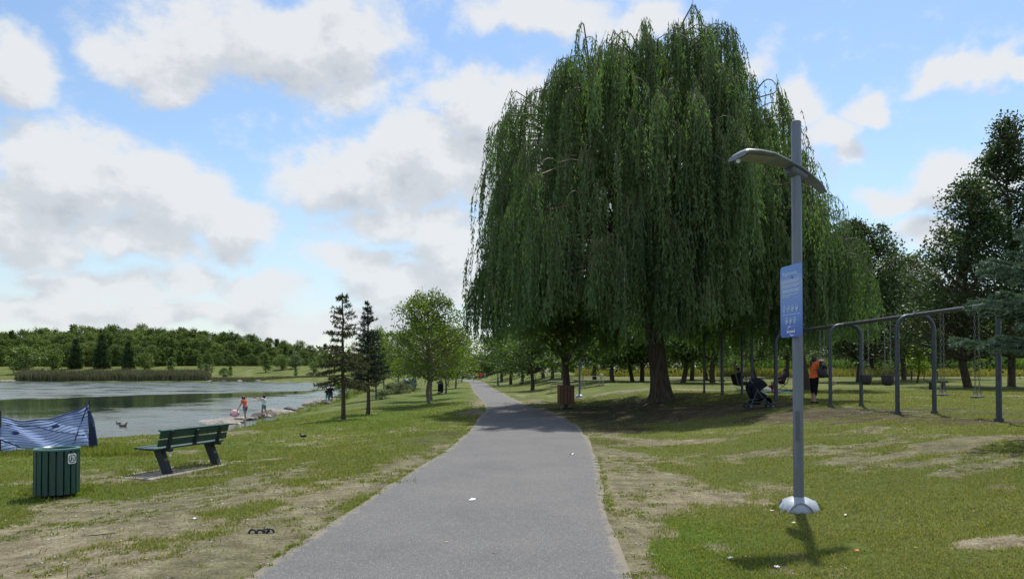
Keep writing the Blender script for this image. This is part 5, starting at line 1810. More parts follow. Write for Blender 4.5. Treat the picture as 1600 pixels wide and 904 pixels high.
g.prism(out, 0, .006, M=MM)
pl = g.build('plaque', WHITE, t); pl.location = (.343 * math.cos(a), .343 * math.sin(a), .64); pl.rotation_euler = (0, 0, a)
g = Geo()
g.tube([(.009, .058 * math.cos(w), .066 * math.sin(w)) for w in np.linspace(0, 2 * PI, 25)], .0055, 6, caps=False)
g.box((.008, -.014, -.004), (.004, .016, .052)); g.ell((.008, -.012, .034), (.003, .009, .010), nu=8, nv=5); g.box((.008, -.026, -.03), (.004, .010, .028)); g.box((.008, -.002, .006), (.004, .022, .008), Euler((R(-35), 0, 0)))
g.box((.008, .024, -.016), (.004, .020, .010), Euler((R(25), 0, 0))); g.box((.008, .020, -.030), (.004, .026, .006))
g.build('pictogram', INK, pl)

# ------------------------------------------------------------------ wooden bin in front of the tree
x, y, z = on(884, 32.2)
t = thing('wooden_bin', 'square bin of upright red-brown boards on a dark foot, at the edge of the path', 'bin', (x, y, z), R(8))
for side in range(4):
    for k in range(4):
        g = Geo(); g.box(((k - 1.5) * .152, -.315, .62), (.128, .030, .86 + .012 * ((k * 7 + side) % 3)), bev=.006)
        o = g.build('board', REDWOOD, t); o.rotation_euler[2] = side * PI / 2
g = Geo(); g.box((0, 0, .60), (.56, .56, .78), bev=.02); g.build('liner', BLACK, t)
g = Geo(); g.box((0, 0, .12), (.16, .16, .26)); g.box((0, 0, .02), (.44, .44, .05), bev=.01); g.build('foot', BLACK, t)


# ------------------------------------------------------------------ picnic tables
def picnic(name, label, loc, rz):
    t = thing(name, label, 'picnic table', loc, rz, 'picnic tables on the lawn')
    for k in range(5):
        g = Geo(); g.box((0, -.30 + k * .15, .745), (1.9, .138, .04), bev=.005); g.build('top_board', GREY_WOOD, t)
    for s in (-1, 1):
        g = Geo(); g.box((0, s * .66 - .06, .44), (1.9, .12, .04), bev=.005); g.box((0, s * .66 + .07, .44), (1.9, .12, .04), bev=.005); g.build('bench_board', GREY_WOOD, t)
        g = Geo()
        x = s * .68
        for q in (-1, 1):
            g.tube([(x, q * .78, -.03), (x, q * .78, .41), (x, q * .30, .41), (x, q * .22, .72)], .024, 8)
            g.tube([(x, q * .52, -.03), (x, q * .52, .41)], .024, 8)
        g.tube([(x, -.42, .72), (x, .42, .72)], .024, 8)
        g.build('frame', GALV, t)
    return t


pt = picnic('picnic_table', 'right-hand picnic table with grey boards, beside the second lamp post', on(925, 52), R(4))
dup(pt, on(876, 52), R(-3), 'left-hand picnic table, half hidden by the wooden bin and the tree behind it')

# ------------------------------------------------------------------ plastic mesh fence at the lake edge
fy = 17.0
p0 = (col_x(2, 16.2), 16.2); p1 = (col_x(141, 17.2), 17.2)
z0, z1 = T(*p0), T(*p1)
t = thing('plastic_fence', 'sagging blue plastic mesh fence between thin posts at the water edge', 'fence', (p0[0], p0[1], z0))
g = Geo(); g.tube([(0, 0, -.15), (.0, 0, .98)], .016, 7); g.build('post', BLACK, t)
dx, dy, dz = p1[0] - p0[0], p1[1] - p0[1], z1 - z0
g = Geo(); g.tube([(dx, dy, dz - .15), (dx - .02, dy, dz + 1.20)], .016, 7); g.build('post', BLACK, t)
g = Geo(); g.tube([(dx - .32, dy - .25, dz - .1), (dx - .02, dy - .02, dz + 1.14)], .013, 7); g.build('leaning_stake', BLACK, t)
FB = mat('blue_band', (.02, .045, .17), .45, 0, var=.3, scale=4)
m, nt, b = new_mat('blue_film')
b.inputs['Base Color'].default_value = (.26, .38, .74, 1); b.inputs['Roughness'].default_value = .4
ns_ = nt.nodes.new('ShaderNodeTexNoise'); ns_.inputs['Scale'].default_value = 3
nr_ = nt.nodes.new('ShaderNodeValToRGB'); nt.links.new(ns_.outputs['Fac'], nr_.inputs[0])
nr_.color_ramp.elements[0].position, nr_.color_ramp.elements[0].color = .3, (.10, .22, .72, 1)
nr_.color_ramp.elements[1].position, nr_.color_ramp.elements[1].color = .7, (.34, .50, .95, 1)
nt.links.new(nr_.outputs[0], b.inputs['Base Color'])
tr_ = nt.nodes.new('ShaderNodeBsdfTransparent'); ms_ = nt.nodes.new('ShaderNodeMixShader'); ms_.inputs[0].default_value = .22
tl_ = nt.nodes.new('ShaderNodeBsdfTranslucent'); tl_.inputs[0].default_value = (.35, .48, .85, 1)
ms2_ = nt.nodes.new('ShaderNodeMixShader'); ms2_.inputs[0].default_value = .5
nt.links.new(b.outputs[0], ms2_.inputs[1]); nt.links.new(tl_.outputs[0], ms2_.inputs[2])
nt.links.new(ms2_.outputs[0], ms_.inputs[1]); nt.links.new(tr_.outputs[0], ms_.inputs[2]); nt.links.new(ms_.outputs[0], nt.nodes['Material Output'].inputs[0])
FILM = m
K, RW = 30, 12
u = np.linspace(0, 1, K)


def fence_pt(u, w):
    """u along the fence, w 0 at the foot .. 1 at the top"""
    topz = .84 * (1 - u) + 1.10 * u - .34 * 4 * u * (1 - u) * (.62) + .015 * math.sin(u * 19)
    botz = .02 + .04 * math.sin(u * 9) + .05 * u
    q = w + .05 * math.sin(u * 8 + w * 3) * (1 - w) * w * 4
    z = botz + (topz - botz) * q
    by = .10 * math.sin(u * 5 + w * 2.5) * (1 - abs(2 * u - 1)) + .05 * math.sin(w * 9 + u * 14)
    return (dx * u, dy * u - .02 + by, dz * u + z)


g = Geo(); g2 = Geo()
for r_ in range(RW):
    w0 = r_ / RW; w1 = (r_ + 1) / RW
    band = .16 if r_ < 9 else .26
    A = np.array([fence_pt(q, w0) for q in u]); B = np.array([fence_pt(q, w0 + (w1 - w0) * band) for q in u]); C_ = np.array([fence_pt(q, w1 - .001) for q in u])
    i = np.arange(K - 1)
    for (P, Q, mi) in ((A, B, 0), (B, C_, 1)):
        V = np.vstack([P, Q]); g.add(V, np.stack([i, i + 1, i + 1 + K, i + K], -1), mi)
        V2 = V + np.array([0, .004, 0])
        if mi == 0: g.add(V2, np.stack([i + K, i + 1 + K, i + 1, i], -1), mi)
P = np.array([fence_pt(q, 1.0) for q in u]); g.tube(P, .016, 6)
g.tube([fence_pt(q, .74 - q * .3 + .22 * math.sin(q * 5)) for q in np.linspace(.05, .95, 24)], .010, 5)
g.tube([fence_pt(q, .35 - q * 1.2) for q in np.linspace(.0, .22, 8)], .016, 5)
for (uu, ww) in ((.14, .55), (.62, .72)):
    c = np.array(fence_pt(uu, ww)); g.ell(c, (.11, .03, .045), 0, nu=12, nv=7)
g.build('mesh_panel', [FB, FILM], t, True)
g = Geo()
for k in range(7):
    xx = dx - .02 + .018 * k
    g.tube([(xx * 1.0 - .03, dy + .01 * k, dz + 1.08 - .06 * k), (xx + .03, dy - .02, dz + .55), (xx + .05 + .01 * k, dy, dz + .04)], [.012, .026, .014], 6)
g.build('gathered_end', mat('dark_blue_mesh', (.012, .025, .085), .6, 0, var=.3), t)

# ------------------------------------------------------------------ rocks along the shore
def rock_geo(seed, flat=.45):
    rs = np.random.RandomState(seed)
    g = Geo(); nu, nv = 16, 10
    u_ = np.linspace(0, 2 * PI, nu, endpoint=False); w_ = np.linspace(-PI / 2 + .1, PI / 2 - .1, nv)
    cuts = [(lambda n_: (n_ / np.linalg.norm(n_), .62 + .25 * rs.rand()))(rs.normal(size=3)) for _ in range(11)]
    V = []
    for b_ in w_:
        for a_ in u_:
            d = np.array([math.cos(b_) * math.cos(a_), math.cos(b_) * math.sin(a_), math.sin(b_)])
            r = 1.0
            for n_, c in cuts:
                k = d.dot(n_)
                if k > 1e-3: r = min(r, c / k)
            V.append(d * r * (1, .8, flat))
    V = np.array(V)
    idx = np.arange(nu * nv).reshape(nv, nu); nxx = np.roll(idx, -1, 1)
    g.add(V, np.stack([idx[:-1], nxx[:-1], nxx[1:], idx[1:]], -1).reshape(-1, 4))
    for row in (0, nv - 1):
        VV = np.vstack([V[row * nu:(row + 1) * nu], V[row * nu:(row + 1) * nu].mean(0)[None]])
        g.add(VV, [(i, (i + 1) % nu, nu) for i in range(nu)])
    return g


rocks = [rock_geo(200 + k, .38 + .08 * k).mesh('shore_rock', [ROCKM, ROCKD][k % 4 == 3]) for k in range(5)]


def rock(px, py, s, k, label, group='rocks along the shore', name='shore_rock', z=None, rz=None, sc=(1, 1, 1), mt=None):
    X, Y, Z = at(px, py)
    o = bpy.data.objects.new(name, rocks[k]); COL.objects.link(o)
    o.location = (X, Y, max(Z, WATER_Z) + s * .07); o.scale = (s * sc[0], s * sc[1], s * sc[2])
    o.rotation_euler = (random.uniform(-.15, .15), random.uniform(-.15, .15), rz if rz is not None else random.uniform(0, 6))
    tag(o, label, 'rock', group)
    return o


random.seed(5)
rock(402, 653, .62, 3, 'dark boulder beside the child in the white top')
rock(436, 645, .95, 0, 'long pale flat rock right of the child in the white top', rz=.3, sc=(1.3, 1, .7))
rock(453, 643, .6, 3, 'dark wedge-shaped rock on the shore right of the long pale one')
rock(486, 633, .9, 1, 'brown-grey rounded rock halfway to the two children in black')
rock(506, 628, .8, 2, 'grey rock just left of the feet of the two children in black')
rock(511, 631, .6, 3, 'dark low rock in front of the two children in black')
rock(367, 656, .9, 0, 'broad flat slab under the girl in orange', rz=.2, sc=(1.5, 1.1, .35))
rock(350, 662, .8, 1, 'flat slab sloping into the water left of the girl in orange', rz=.1, sc=(1.6, 1, .3))
for i in range(30):
    px = random.uniform(335, 545)
    py = np.interp(px, [335, 380, 420, 470, 500, 520, 545], [665, 656, 650, 637, 629, 623, 611]) + random.uniform(-2.5, 2.5)
    rock(px, py, random.uniform(.25, .62), random.choice([0, 1, 2, 0, 4]), 'weathered grey rock in the line of rocks edging the water', 'small rocks edging the lake')
for i in range(26):
    px = random.choice([random.uniform(-10, 24), random.uniform(330, 545), random.uniform(330, 545)])
    D = 212.0 + random.uniform(-.5, 1.0)
    o = bpy.data.objects.new('far_rock', rocks[random.choice([0, 1, 2])]); COL.objects.link(o)
    o.location = (col_x(px, D), D, WATER_Z + .1); s = random.uniform(.6, 1.5); o.scale = (s * 1.3, s, s * .8); o.rotation_euler[2] = random.uniform(0, 6)
    tag(o, 'pale rock lying at the water line of the far shore', 'rock', 'rocks on the far shore')

# driftwood and branches in the shallows
def stick(name, pts, r, label, m_=None, cat='branch'):
    g = Geo(); g.tube(pts, r, 6); o = g.build(name, m_ or mat('driftwood', (.12, .10, .085), .85, 0, var=.3), None, True)
    tag(o, label, cat); return o


X, Y, _ = at(345, 664)
stick('driftwood', [(X - .2, Y, WATER_Z + .03), (X + .5, Y - .5, WATER_Z + .10), (X + 1.2, Y - .9, WATER_Z + .14)], [.03, .05, .02], 'dark waterlogged branch lying by the flat slabs at the shore')
X, Y, Z = at(150, 838)
stick('fallen_stick', [(X - .13, Y - .03, Z + .012), (X, Y, Z + .018), (X + .12, Y + .07, Z + .02), (X + .2, Y + .08, Z + .014)], [.004, .007, .005, .003], 'thin dry stick lying on the bare earth at the lower left')
X, Y, _ = at(175, 674)
o = bpy.data.objects.new('mud_bar', rocks[0]); COL.objects.link(o); o.location = (-14.9, 29.6, WATER_Z - .03); o.scale = (1.3, .5, .28); tag(o, 'low silt bar breaking the water surface above the bench', 'mud bar')

# ------------------------------------------------------------------ small things on the ground
X, Y, Z = at(406, 833)
t = thing('drain_pipe', 'twisted black plastic pipe of loops half buried beside the path', 'pipe', (X, Y, Z - .018), 0, None, .62)
for i, (dx_, dy_, tilt, a_) in enumerate(((-.12, .0, 70, .2), (.0, .02, 60, .6), (.09, .06, 75, 1.1), (.06, .10, 55, -.3), (.16, .03, 80, .5))):
    g = Geo(); g.tube([(.052 * math.cos(w), .052 * math.sin(w), 0) for w in np.linspace(0, 2 * PI, 21)], .017, 7, caps=False)
    o = g.build('loop', BLACK, t, True); o.location = (dx_, dy_, .042); o.rotation_euler = (R(tilt), 0, a_)
g = Geo()
g.tube([(.22, .02, .012), (.12, -.02, .015), (-.05, -.03, .014), (-.18, -.02, .02), (-.30, -.04, .012), (-.45, -.02, .018), (-.62, -.10, .01), (-.85, -.20, .014), (-1.05, -.42, .006)], [.010, .014, .013, .014, .012, .014, .010, .010, .006], 7)
g.build('trailing_end', BLACK, t, True)


def paper(name, px, py, w, h, label, color=(.75, .76, .74), cat='litter', lift=.012, fold=.3):
    X, Y, Z = at(px, py)
    g = Geo()
    k = 7; V = []
    for i in range(k):
        for j in range(3):
            V.append(((i / (k - 1) - .5) * w, (j / 2 - .5) * h, fold * w * .22 * math.sin(i * 1.3) * (1 if j != 1 else .5) + fold * w * .12))
    V = np.array(V); idx = np.arange(k * 3).reshape(k, 3)
    F = np.stack([idx[:-1, :-1], idx[1:, :-1], idx[1:, 1:], idx[:-1, 1:]], -1).reshape(-1, 4)
    g.add(V, F); g.add(V + [0, 0, .002], F[:, ::-1])
    o = g.build(name, mat('paper_' + name + str(px), color, .7, 0, var=.08), None, True)
    o.location = (X, Y, Z + lift); o.rotation_euler[2] = px * .7
    tag(o, label, cat)


paper('paper_scrap', 738, 782, .12, .06, 'white scrap of paper lying on the middle of the path', lift=.013)
paper('paper_scrap', 894, 710, .13, .04, 'flat white scrap near the right edge of the path', lift=.013)
paper('paper_scrap', 1206, 799, .035, .025, 'white scrap on the grass just left of the lamp post foot')
paper('feather', 1240, 818, .06, .022, 'pale feather on the grass below the lamp post foot', (.62, .58, .52))
paper('feather', 1321, 806, .07, .02, 'pale feather on the grass right of the lamp post', (.62, .58, .50))
paper('tissue', 1141, 874, .04, .03, 'crumpled white tissue on the grass left of the lamp post shadow', (.78, .77, .74), fold=.8)
paper('tissue', 1214, 888, .04, .035, 'crumpled white tissue at the bottom edge of the lawn', (.76, .76, .74), fold=.8)
paper('candy_wrapper', 1339, 862, .04, .025, 'orange wrapper on the right lawn', (.62, .20, .06), fold=.6)
paper('paper_scrap', 305, 811, .06, .04, 'white scrap on the bare earth left of the path')
for (px, py, lab) in ((445, 683, 'white clover heads'),):
    pass

# marker post on the far lawn
t = thing('marker_post', 'thin dark post with a white notice, far out on the right lawn', 'sign', on(1424, 66))
g = Geo(); g.box((0, 0, .85), (.10, .10, 1.9)); g.build('post', BLACK, t)
g = Geo(); g.box((-.06, -.07, 1.25), (.30, .03, .62), bev=.008); g.build('notice', WHITE, t)
# low dark plank bench far on the lawn
t = thing('low_bench', 'low dark backless bench on the lawn seen between the swing legs', 'bench', on(1464, 42), R(4))
g = Geo(); g.box((0, 0, .40), (1.15, .32, .07), bev=.01); g.build('seat', BLACK, t)
for s in (-1, 1):
    g = Geo(); g.box((s * .38, 0, .17), (.08, .26, .38)); g.build('leg', BLACK, t)
# the pale footpath beyond the lawn
g = Geo(); V = []
xs_ = np.linspace(8, 120, 60)
for xx in xs_:
    yy = 77 + 2.5 * math.sin(xx * .045)
    for d_ in (0, 2.2): V.append((xx, yy + d_, T(xx, yy + d_) + .03))
idx = np.arange(len(V)).reshape(-1, 2)
g.add(V, np.stack([idx[:-1, 0], idx[1:, 0], idx[1:, 1], idx[:-1, 1]], -1)); tag(g.build('footpath', CONCRETE), kind='structure')

# wrapped bin and blue bag on the left bank
t = thing('wrapped_bin', 'tall bin wrapped in a black bag under the maples on the left bank', 'bin', on(688.5, 62))
g = Geo(); g.lathe([(0, -.02), (.20, 0), (.24, .12), (.25, .5), (.23, .85), (.17, 1.0), (.10, 1.06), (0, 1.08)], 14); g.build('bag', BLACK_CLOTH, t, True)
g = Geo(); g.lathe([(.255, .78), (.262, .80), (.262, .86), (.250, .88)], 14); g.build('band', mat('band_grey', (.10, .10, .11), .5), t, True)
t = thing('waste_bag', 'pale blue plastic bag and drum by the shrubs on the left bank', 'bag', on(634, 84))
g = Geo(); g.lathe([(0, 0), (.45, .02), (.50, .5), (.42, .9), (.15, 1.15), (0, 1.2)], 12); g.build('bag', mat('pale_blue', (.30, .45, .55), .5), t, True)
g = Geo(); g.lathe([(.36, 0), (.38, 1.0), (.36, 1.05), (0, 1.05)], 14, c=(.85, .2, 0)); g.build('drum', mat('drum_blue', (.10, .17, .25), .5), t, True)

# ------------------------------------------------------------------ people
def remesh(geo, voxel, name, matl, parent, smooth=True):
    me = geo.mesh(name + '_raw', matl)
    tmp = bpy.data.objects.new('tmp', me); COL.objects.link(tmp)
    md = tmp.modifiers.new('r', 'REMESH'); md.mode = 'VOXEL'; md.voxel_size = voxel; md.use_smooth_shade = True
    ms = tmp.modifiers.new('s', 'SMOOTH'); ms.factor = .5; ms.iterations = 2
    dg = bpy.context.evaluated_depsgraph_get()
    m2 = bpy.data.meshes.new_from_object(tmp.evaluated_get(dg))
    bpy.data.objects.remove(tmp); bpy.data.meshes.remove(me)
    m2.name = name; m2.materials.clear(); m2.materials.append(matl)
    o = bpy.data.objects.new(name, m2); COL.objects.link(o); o.parent = parent
    return o


SKIN = mat('skin', (.40, .225, .15), .55, 0, var=.10, scale=9)
SKIN_D = mat('skin_tan', (.27, .15, .10), .55, 0, var=.10, scale=9)
HAIR = mat('dark_hair', (.022, .014, .010), .5, 0, var=.4, scale=14, bump=.3, stretch=(6, 6, 1))


def cloth(name, c):
    return mat('cloth_' + name, c, .85, 0, var=.14, scale=7, bump=.35, bscale=14, spec=.1)


def person(label, loc, rz, H, pose, wear, skin=SKIN, detail=1, group=None, child=False, hair='long', hairm=None, name='person', seat=None):
    """pose: lean, hip/knee/abd per leg, sh/el/abd per arm (degrees); wear: dict of garments. local +Y is forward"""
    hk = 1.18 if child else 1.0
    P = dict(lean=0, hipL=0, hipR=0, kneeL=0, kneeR=0, abdL=3, abdR=3, shL=5, shR=5, elL=10, elR=10, armL=7, armR=7, head=0, hyaw=0)
    P.update(pose)
    rr = {k: R(v) for k, v in P.items()}
    hipw, shw = .052 * H, (.105 if not child else .098) * H
    pel = np.array([0, 0, .52 * H])
    tl = .295 * H if not child else .275 * H
    ln = rr['lean']
    up = np.array([0, math.sin(ln), math.cos(ln)])
    chest = pel + up * tl * .72; neck = pel + up * tl
    hd = ln * .5 + rr['head']
    hup = np.array([0, math.sin(hd), math.cos(hd)])
    headc = neck + hup * (.085 * H * hk)
    hr = .062 * H * hk

    def limb(p, pitch, bend, abd, side, l1, l2, knee):
        def dr(a):
            return np.array([side * math.sin(abd) * abs(math.cos(a)) + side * .02, math.sin(a) * math.cos(abd * .5), -math.cos(a) * math.cos(abd)])
        q = p + dr(pitch) * l1
        r_ = q + dr(pitch + (-bend if knee else bend)) * l2 * np.array([.5 if knee else 1, 1, 1])
        return q, r_
    J = {}
    for s, c in ((-1, 'L'), (1, 'R')):
        hp = pel + np.array([s * hipw, 0, -.005 * H])
        J['hip' + c] = hp
        J['knee' + c], J['ank' + c] = limb(hp, rr['hip' + c], rr['knee' + c], rr['abd' + c], s, .245 * H, .235 * H, True)
        sp_ = neck + np.array([s * shw, 0, 0]) - up * .022 * H
        J['sh' + c] = sp_
        J['el' + c], J['wr' + c] = limb(sp_, rr['sh' + c], rr['el' + c], rr['arm' + c], s, .172 * H, .148 * H, False)
    low = min(J['ankL'][2], J['ankR'][2]) - .042 * H
    off = np.array([0, 0, -low if seat is None else seat - pel[2] + .06 * H])
    pel, chest, neck, headc = pel + off, chest + off, neck + off, headc + off
    J = {k: v + off for k, v in J.items()}
    t = thing(name, label, 'person', loc, rz, group)
    vx = {2: .0075, 1: .011, 0: .03}[detail] * (H / 1.6 if detail else 1)
    g = Geo()
    C = g.capsule
    k = H
    # trunk
    C(pel + [-.03 * k, 0, -.01 * k], pel + [.03 * k, 0, -.01 * k], .072 * k, .072 * k)
    C(pel, chest, .066 * k, .078 * k)
    C(chest + [-.035 * k, 0, 0], chest + [.035 * k, 0, 0], .066 * k, .066 * k)
    C(J['shL'], J['shR'], .034 * k, .034 * k)
    C(neck - up * .02 * k, headc - hup * .03 * k, .033 * k, .030 * k)
    fwd = np.array([math.sin(rr['hyaw']) * .9, math.cos(hd) * math.cos(rr['hyaw']), -math.sin(hd)]); sdv = np.cross(fwd, hup)
    g.ell(headc + hup * .006 * k, (hr * .86, hr * .98, hr * 1.12), rot=Euler((-hd, 0, -rr['hyaw'])))
    C(headc - hup * hr * .55 + fwd * hr * .25, headc - hup * hr * .78 + fwd * hr * .62, hr * .52, hr * .30)      # jaw, chin
    C(headc + fwd * hr * .86 + hup * hr * .12, headc + fwd * hr * 1.10 - hup * hr * .16, hr * .09, hr * .16)      # nose
    C(headc + fwd * hr * .80 - hup * hr * .47 - sdv * hr * .2, headc + fwd * hr * .80 - hup * hr * .47 + sdv * hr * .2, hr * .14, hr * .14)   # mouth
    for s in (-1, 1):
        C(headc + sdv * s * hr * .86 + hup * hr * .12, headc + sdv * s * hr * .90 - hup * hr * .18, hr * .15, hr * .10)    # ears
    for c in 'LR':
        s = -1 if c == 'L' else 1
        C(J['hip' + c], J['knee' + c], .058 * k, .036 * k)
        mid = J['knee' + c] * .68 + J['ank' + c] * .32 + np.array([0, -.008 * k, 0])
        C(J['knee' + c], mid, .034 * k, .036 * k); C(mid, J['ank' + c], .035 * k, .021 * k)
        sh = J['ank' + c] - J['knee' + c]; sh /= np.linalg.norm(sh)
        ft = np.array([0, 1.0, 0]) - sh * 0; f0 = np.array([0, -sh[2], sh[1]]); f0 /= np.linalg.norm(f0) + 1e-9
        hl = J['ank' + c] + sh * .022 * k - f0 * .018 * k
        toe = J['ank' + c] + sh * .028 * k + f0 * .095 * k
        C(hl, J['ank' + c] + sh * .024 * k + f0 * .055 * k, .020 * k, .021 * k); C(J['ank' + c] + sh * .024 * k + f0 * .04 * k, toe, .024 * k, .014 * k)
        J['heel' + c], J['toe' + c] = hl, toe
        C(J['sh' + c], J['el' + c], .032 * k, .024 * k)
        m2 = J['el' + c] * .65 + J['wr' + c] * .35
        C(J['el' + c], m2, .024 * k, .0245 * k); C(m2, J['wr' + c], .024 * k, .016 * k)
        d = J['wr' + c] - J['el' + c]; d /= np.linalg.norm(d)
        a_ = np.cross(d, [s * 1.0, 0, 0.3]); a_ /= np.linalg.norm(a_) + 1e-9      # across the palm
        n_ = np.cross(d, a_)
        pm = J['wr' + c] + d * .045 * k
        for q in (-1, -.33, .33, 1):
            C(J['wr' + c] + d * .004 * k + a_ * q * .008 * k, pm + a_ * q * .016 * k, .0115 * k, .0095 * k, n=8)
        fr = .0052 * k
        for q, l_ in ((-1, .036), (-.33, .044), (.33, .047), (1, .041)):
            b0 = pm + a_ * q * .019 * k
            b1 = b0 + (d + n_ * .25 * s) * l_ * k * .5 + a_ * q * .003 * k
            b2 = b1 + (d * .75 + n_ * .7 * s) * l_ * k * .5
            C(b0, b1, fr * 1.1, fr, n=8); C(b1, b2, fr, fr * .85, n=8)
        tb = J['wr' + c] + d * .014 * k + a_ * .016 * k
        C(tb, tb + (d * .6 + a_ * .8 + n_ * .3 * s) * .026 * k, fr * 1.4, fr * 1.15, n=8)
        C(tb + (d * .6 + a_ * .8 + n_ * .3 * s) * .026 * k, tb + (d * .6 + a_ * .8 + n_ * .3 * s) * .026 * k + (d + a_ * .2) * .02 * k, fr * 1.15, fr * .95, n=8)
    remesh(g, vx, 'body', skin, t)
    if detail:
        for s in (-1, 1):
            e = Geo(); e.ell(headc + fwd * hr * .84 + sdv * s * hr * .33 + hup * hr * .10, (hr * .13, hr * .13, hr * .09), nu=8, nv=6); e.build('eye', INK, t, True)
    vy = vx * 1.15
    infl = .011 * k
    if 'shirt' in wear:
        g = Geo(); C = g.capsule
        C(pel + [-.03 * k, 0, .01 * k], pel + [.03 * k, 0, .01 * k], .072 * k + infl, .072 * k + infl)
        C(pel + up * .02 * k, chest, .070 * k + infl, .076 * k + infl); C(chest + [-.035 * k, 0, 0], chest + [.035 * k, 0, 0], .066 * k + infl, .066 * k + infl)
        C(J['shL'], J['shR'], .034 * k + infl * .7, .034 * k + infl * .7)
        fs = wear.get('sleeve', .55)
        for c in 'LR':
            if fs > 0:
                e = J['sh' + c] + (J['el' + c] - J['sh' + c]) * min(1, fs); C(J['sh' + c], e, .034 * k + infl, .028 * k + infl * 1.2)
                if fs > 1: C(J['el' + c], J['wr' + c] * .92 + J['el' + c] * .08, .027 * k + infl, .021 * k + infl * .8)
        remesh(g, vy, 'shirt', wear['shirt'], t)
    if 'pants' in wear:
        g = Geo(); C = g.capsule; fl = wear.get('leg', .5)
        C(pel + [-.03 * k, 0, -.008 * k], pel + [.03 * k, 0, -.008 * k], .073 * k + infl * .7, .073 * k + infl * .7)
        C(pel, pel + up * .05 * k, .070 * k + infl * .5, .066 * k + infl * .5)
        for c in 'LR':
            if fl <= 1:
                e = J['hip' + c] + (J['knee' + c] - J['hip' + c]) * fl
                C(J['hip' + c], e, .060 * k + infl, (.058 - .022 * fl) * k + infl * 1.1)
            else:
                e = J['knee' + c] + (J['ank' + c] - J['knee' + c]) * (fl - 1)
                C(J['hip' + c], J['knee' + c], .060 * k + infl * .6, .038 * k + infl * .8); C(J['knee' + c], e, .038 * k + infl * .8, .034 * k + infl * .6)
        remesh(g, vy, wear.get('pname', 'trousers'), wear['pants'], t)
    if 'shoes' in wear:
        for c in 'LR':
            g = Geo(); g.capsule(J['heel' + c], J['toe' + c], .027 * k, .022 * k); remesh(g, vy, 'shoe', wear['shoes'], t)
    if 'socks' in wear:
        for c in 'LR':
            g = Geo(); g.capsule(J['ank' + c] * .62 + J['knee' + c] * .38, J['ank' + c], .040 * k, .026 * k); remesh(g, vy, 'sock', wear['socks'], t)
    hm = hairm or HAIR
    if hair:
        g = Geo(); C = g.capsule
        g.ell(headc + hup * hr * .20 - fwd * hr * .16, (hr * .97, hr * 1.02, hr * 1.08), rot=Euler((-hd, 0, -rr['hyaw'])))
        if hair in ('long', 'blown'):
            for q in (-.6, -.2, .2, .6):
                tipx = headc - fwd * hr * (.75 if hair == 'long' else .3) + sdv * q * hr * 1.1 - hup * hr * 2.1
                C(headc - fwd * hr * .55 + sdv * q * hr, tipx, hr * .50, hr * .30)
            if hair == 'blown':
                C(headc + fwd * hr * .2 - sdv * hr * .75, headc + fwd * hr * .65 - sdv * hr * .8 - hup * hr * 1.6, hr * .35, hr * .2)
        elif hair == 'tail':
            b = headc - fwd * hr * 1.0 + hup * hr * .1
            C(b, b - fwd * hr * .35 - hup * hr * 1.2, hr * .34, hr * .30); C(b - fwd * hr * .35 - hup * hr * 1.2, b - fwd * hr * .25 - hup * hr * 2.9, hr * .30, hr * .16)
        elif hair == 'bun':
            g.ell(headc + hup * hr * 1.05 - fwd * hr * .55, (hr * .45,) * 3)
        o = remesh(g, vy, 'hair', hm, t)
        # keep the face clear of hair
        me = o.data; co = np.empty(len(me.vertices) * 3); me.vertices.foreach_get('co', co); co = co.reshape(-1, 3)
        rel = co - headc
        f_, u_, s_ = rel @ fwd, rel @ hup, rel @ sdv
        face = (f_ > hr * .30) & (u_ < hr * .62) & (np.abs(s_) < hr * .80)
        co[face] -= np.outer(np.maximum(0, f_[face] - hr * .30) + .0, fwd)
        me.vertices.foreach_set('co', co.ravel())
    t['_j'] = 0; del t['_j']
    return t, J, dict(head=headc, hr=hr, fwd=fwd, hup=hup, sdv=sdv, pel=pel, chest=chest)


def W_(t, p):
    """local point of a placed figure in world space"""
    bpy.context.view_layer.update()
    return t.matrix_world @ Vector(p)


# woman in orange pushing the swing
x, y, z = on(1272, 23.4)
wom, J, E = person('woman in an orange t-shirt and black cropped trousers standing at the swings', (x, y, z), R(-82), 1.58,
                   dict(shL=48, shR=40, elL=38, elR=42, armL=4, armR=4, hipL=3, hipR=-4, kneeL=2, kneeR=2, head=6, lean=2),
                   dict(shirt=cloth('orange', (.75, .15, .045)), sleeve=.75, pants=cloth('black_knit', (.010, .010, .014)), leg=1.35, shoes=cloth('black_shoe', (.012, .012, .014))),
                   skin=SKIN, detail=2, hair='tail')
g = Geo()
hc, hr, fw, hu, sv = E['head'], E['hr'], E['fwd'], E['hup'], E['sdv']
for s in (-1, 1):
    g.ell(hc + fw * hr * .98 + sv * s * hr * .36 + hu * hr * .12, (hr * .30, hr * .10, hr * .20), nu=12, nv=7)
    g.tube([hc + fw * hr * .95 + sv * s * hr * .62 + hu * hr * .16, hc + sv * s * hr * .95 + hu * hr * .16], hr * .05, 5)
g.tube([hc + fw * hr * 1.04 - sv * hr * .2 + hu * hr * .16, hc + fw * hr * 1.04 + sv * hr * .2 + hu * hr * .16], hr * .05, 5)
g.build('sunglasses', BLACK, wom)

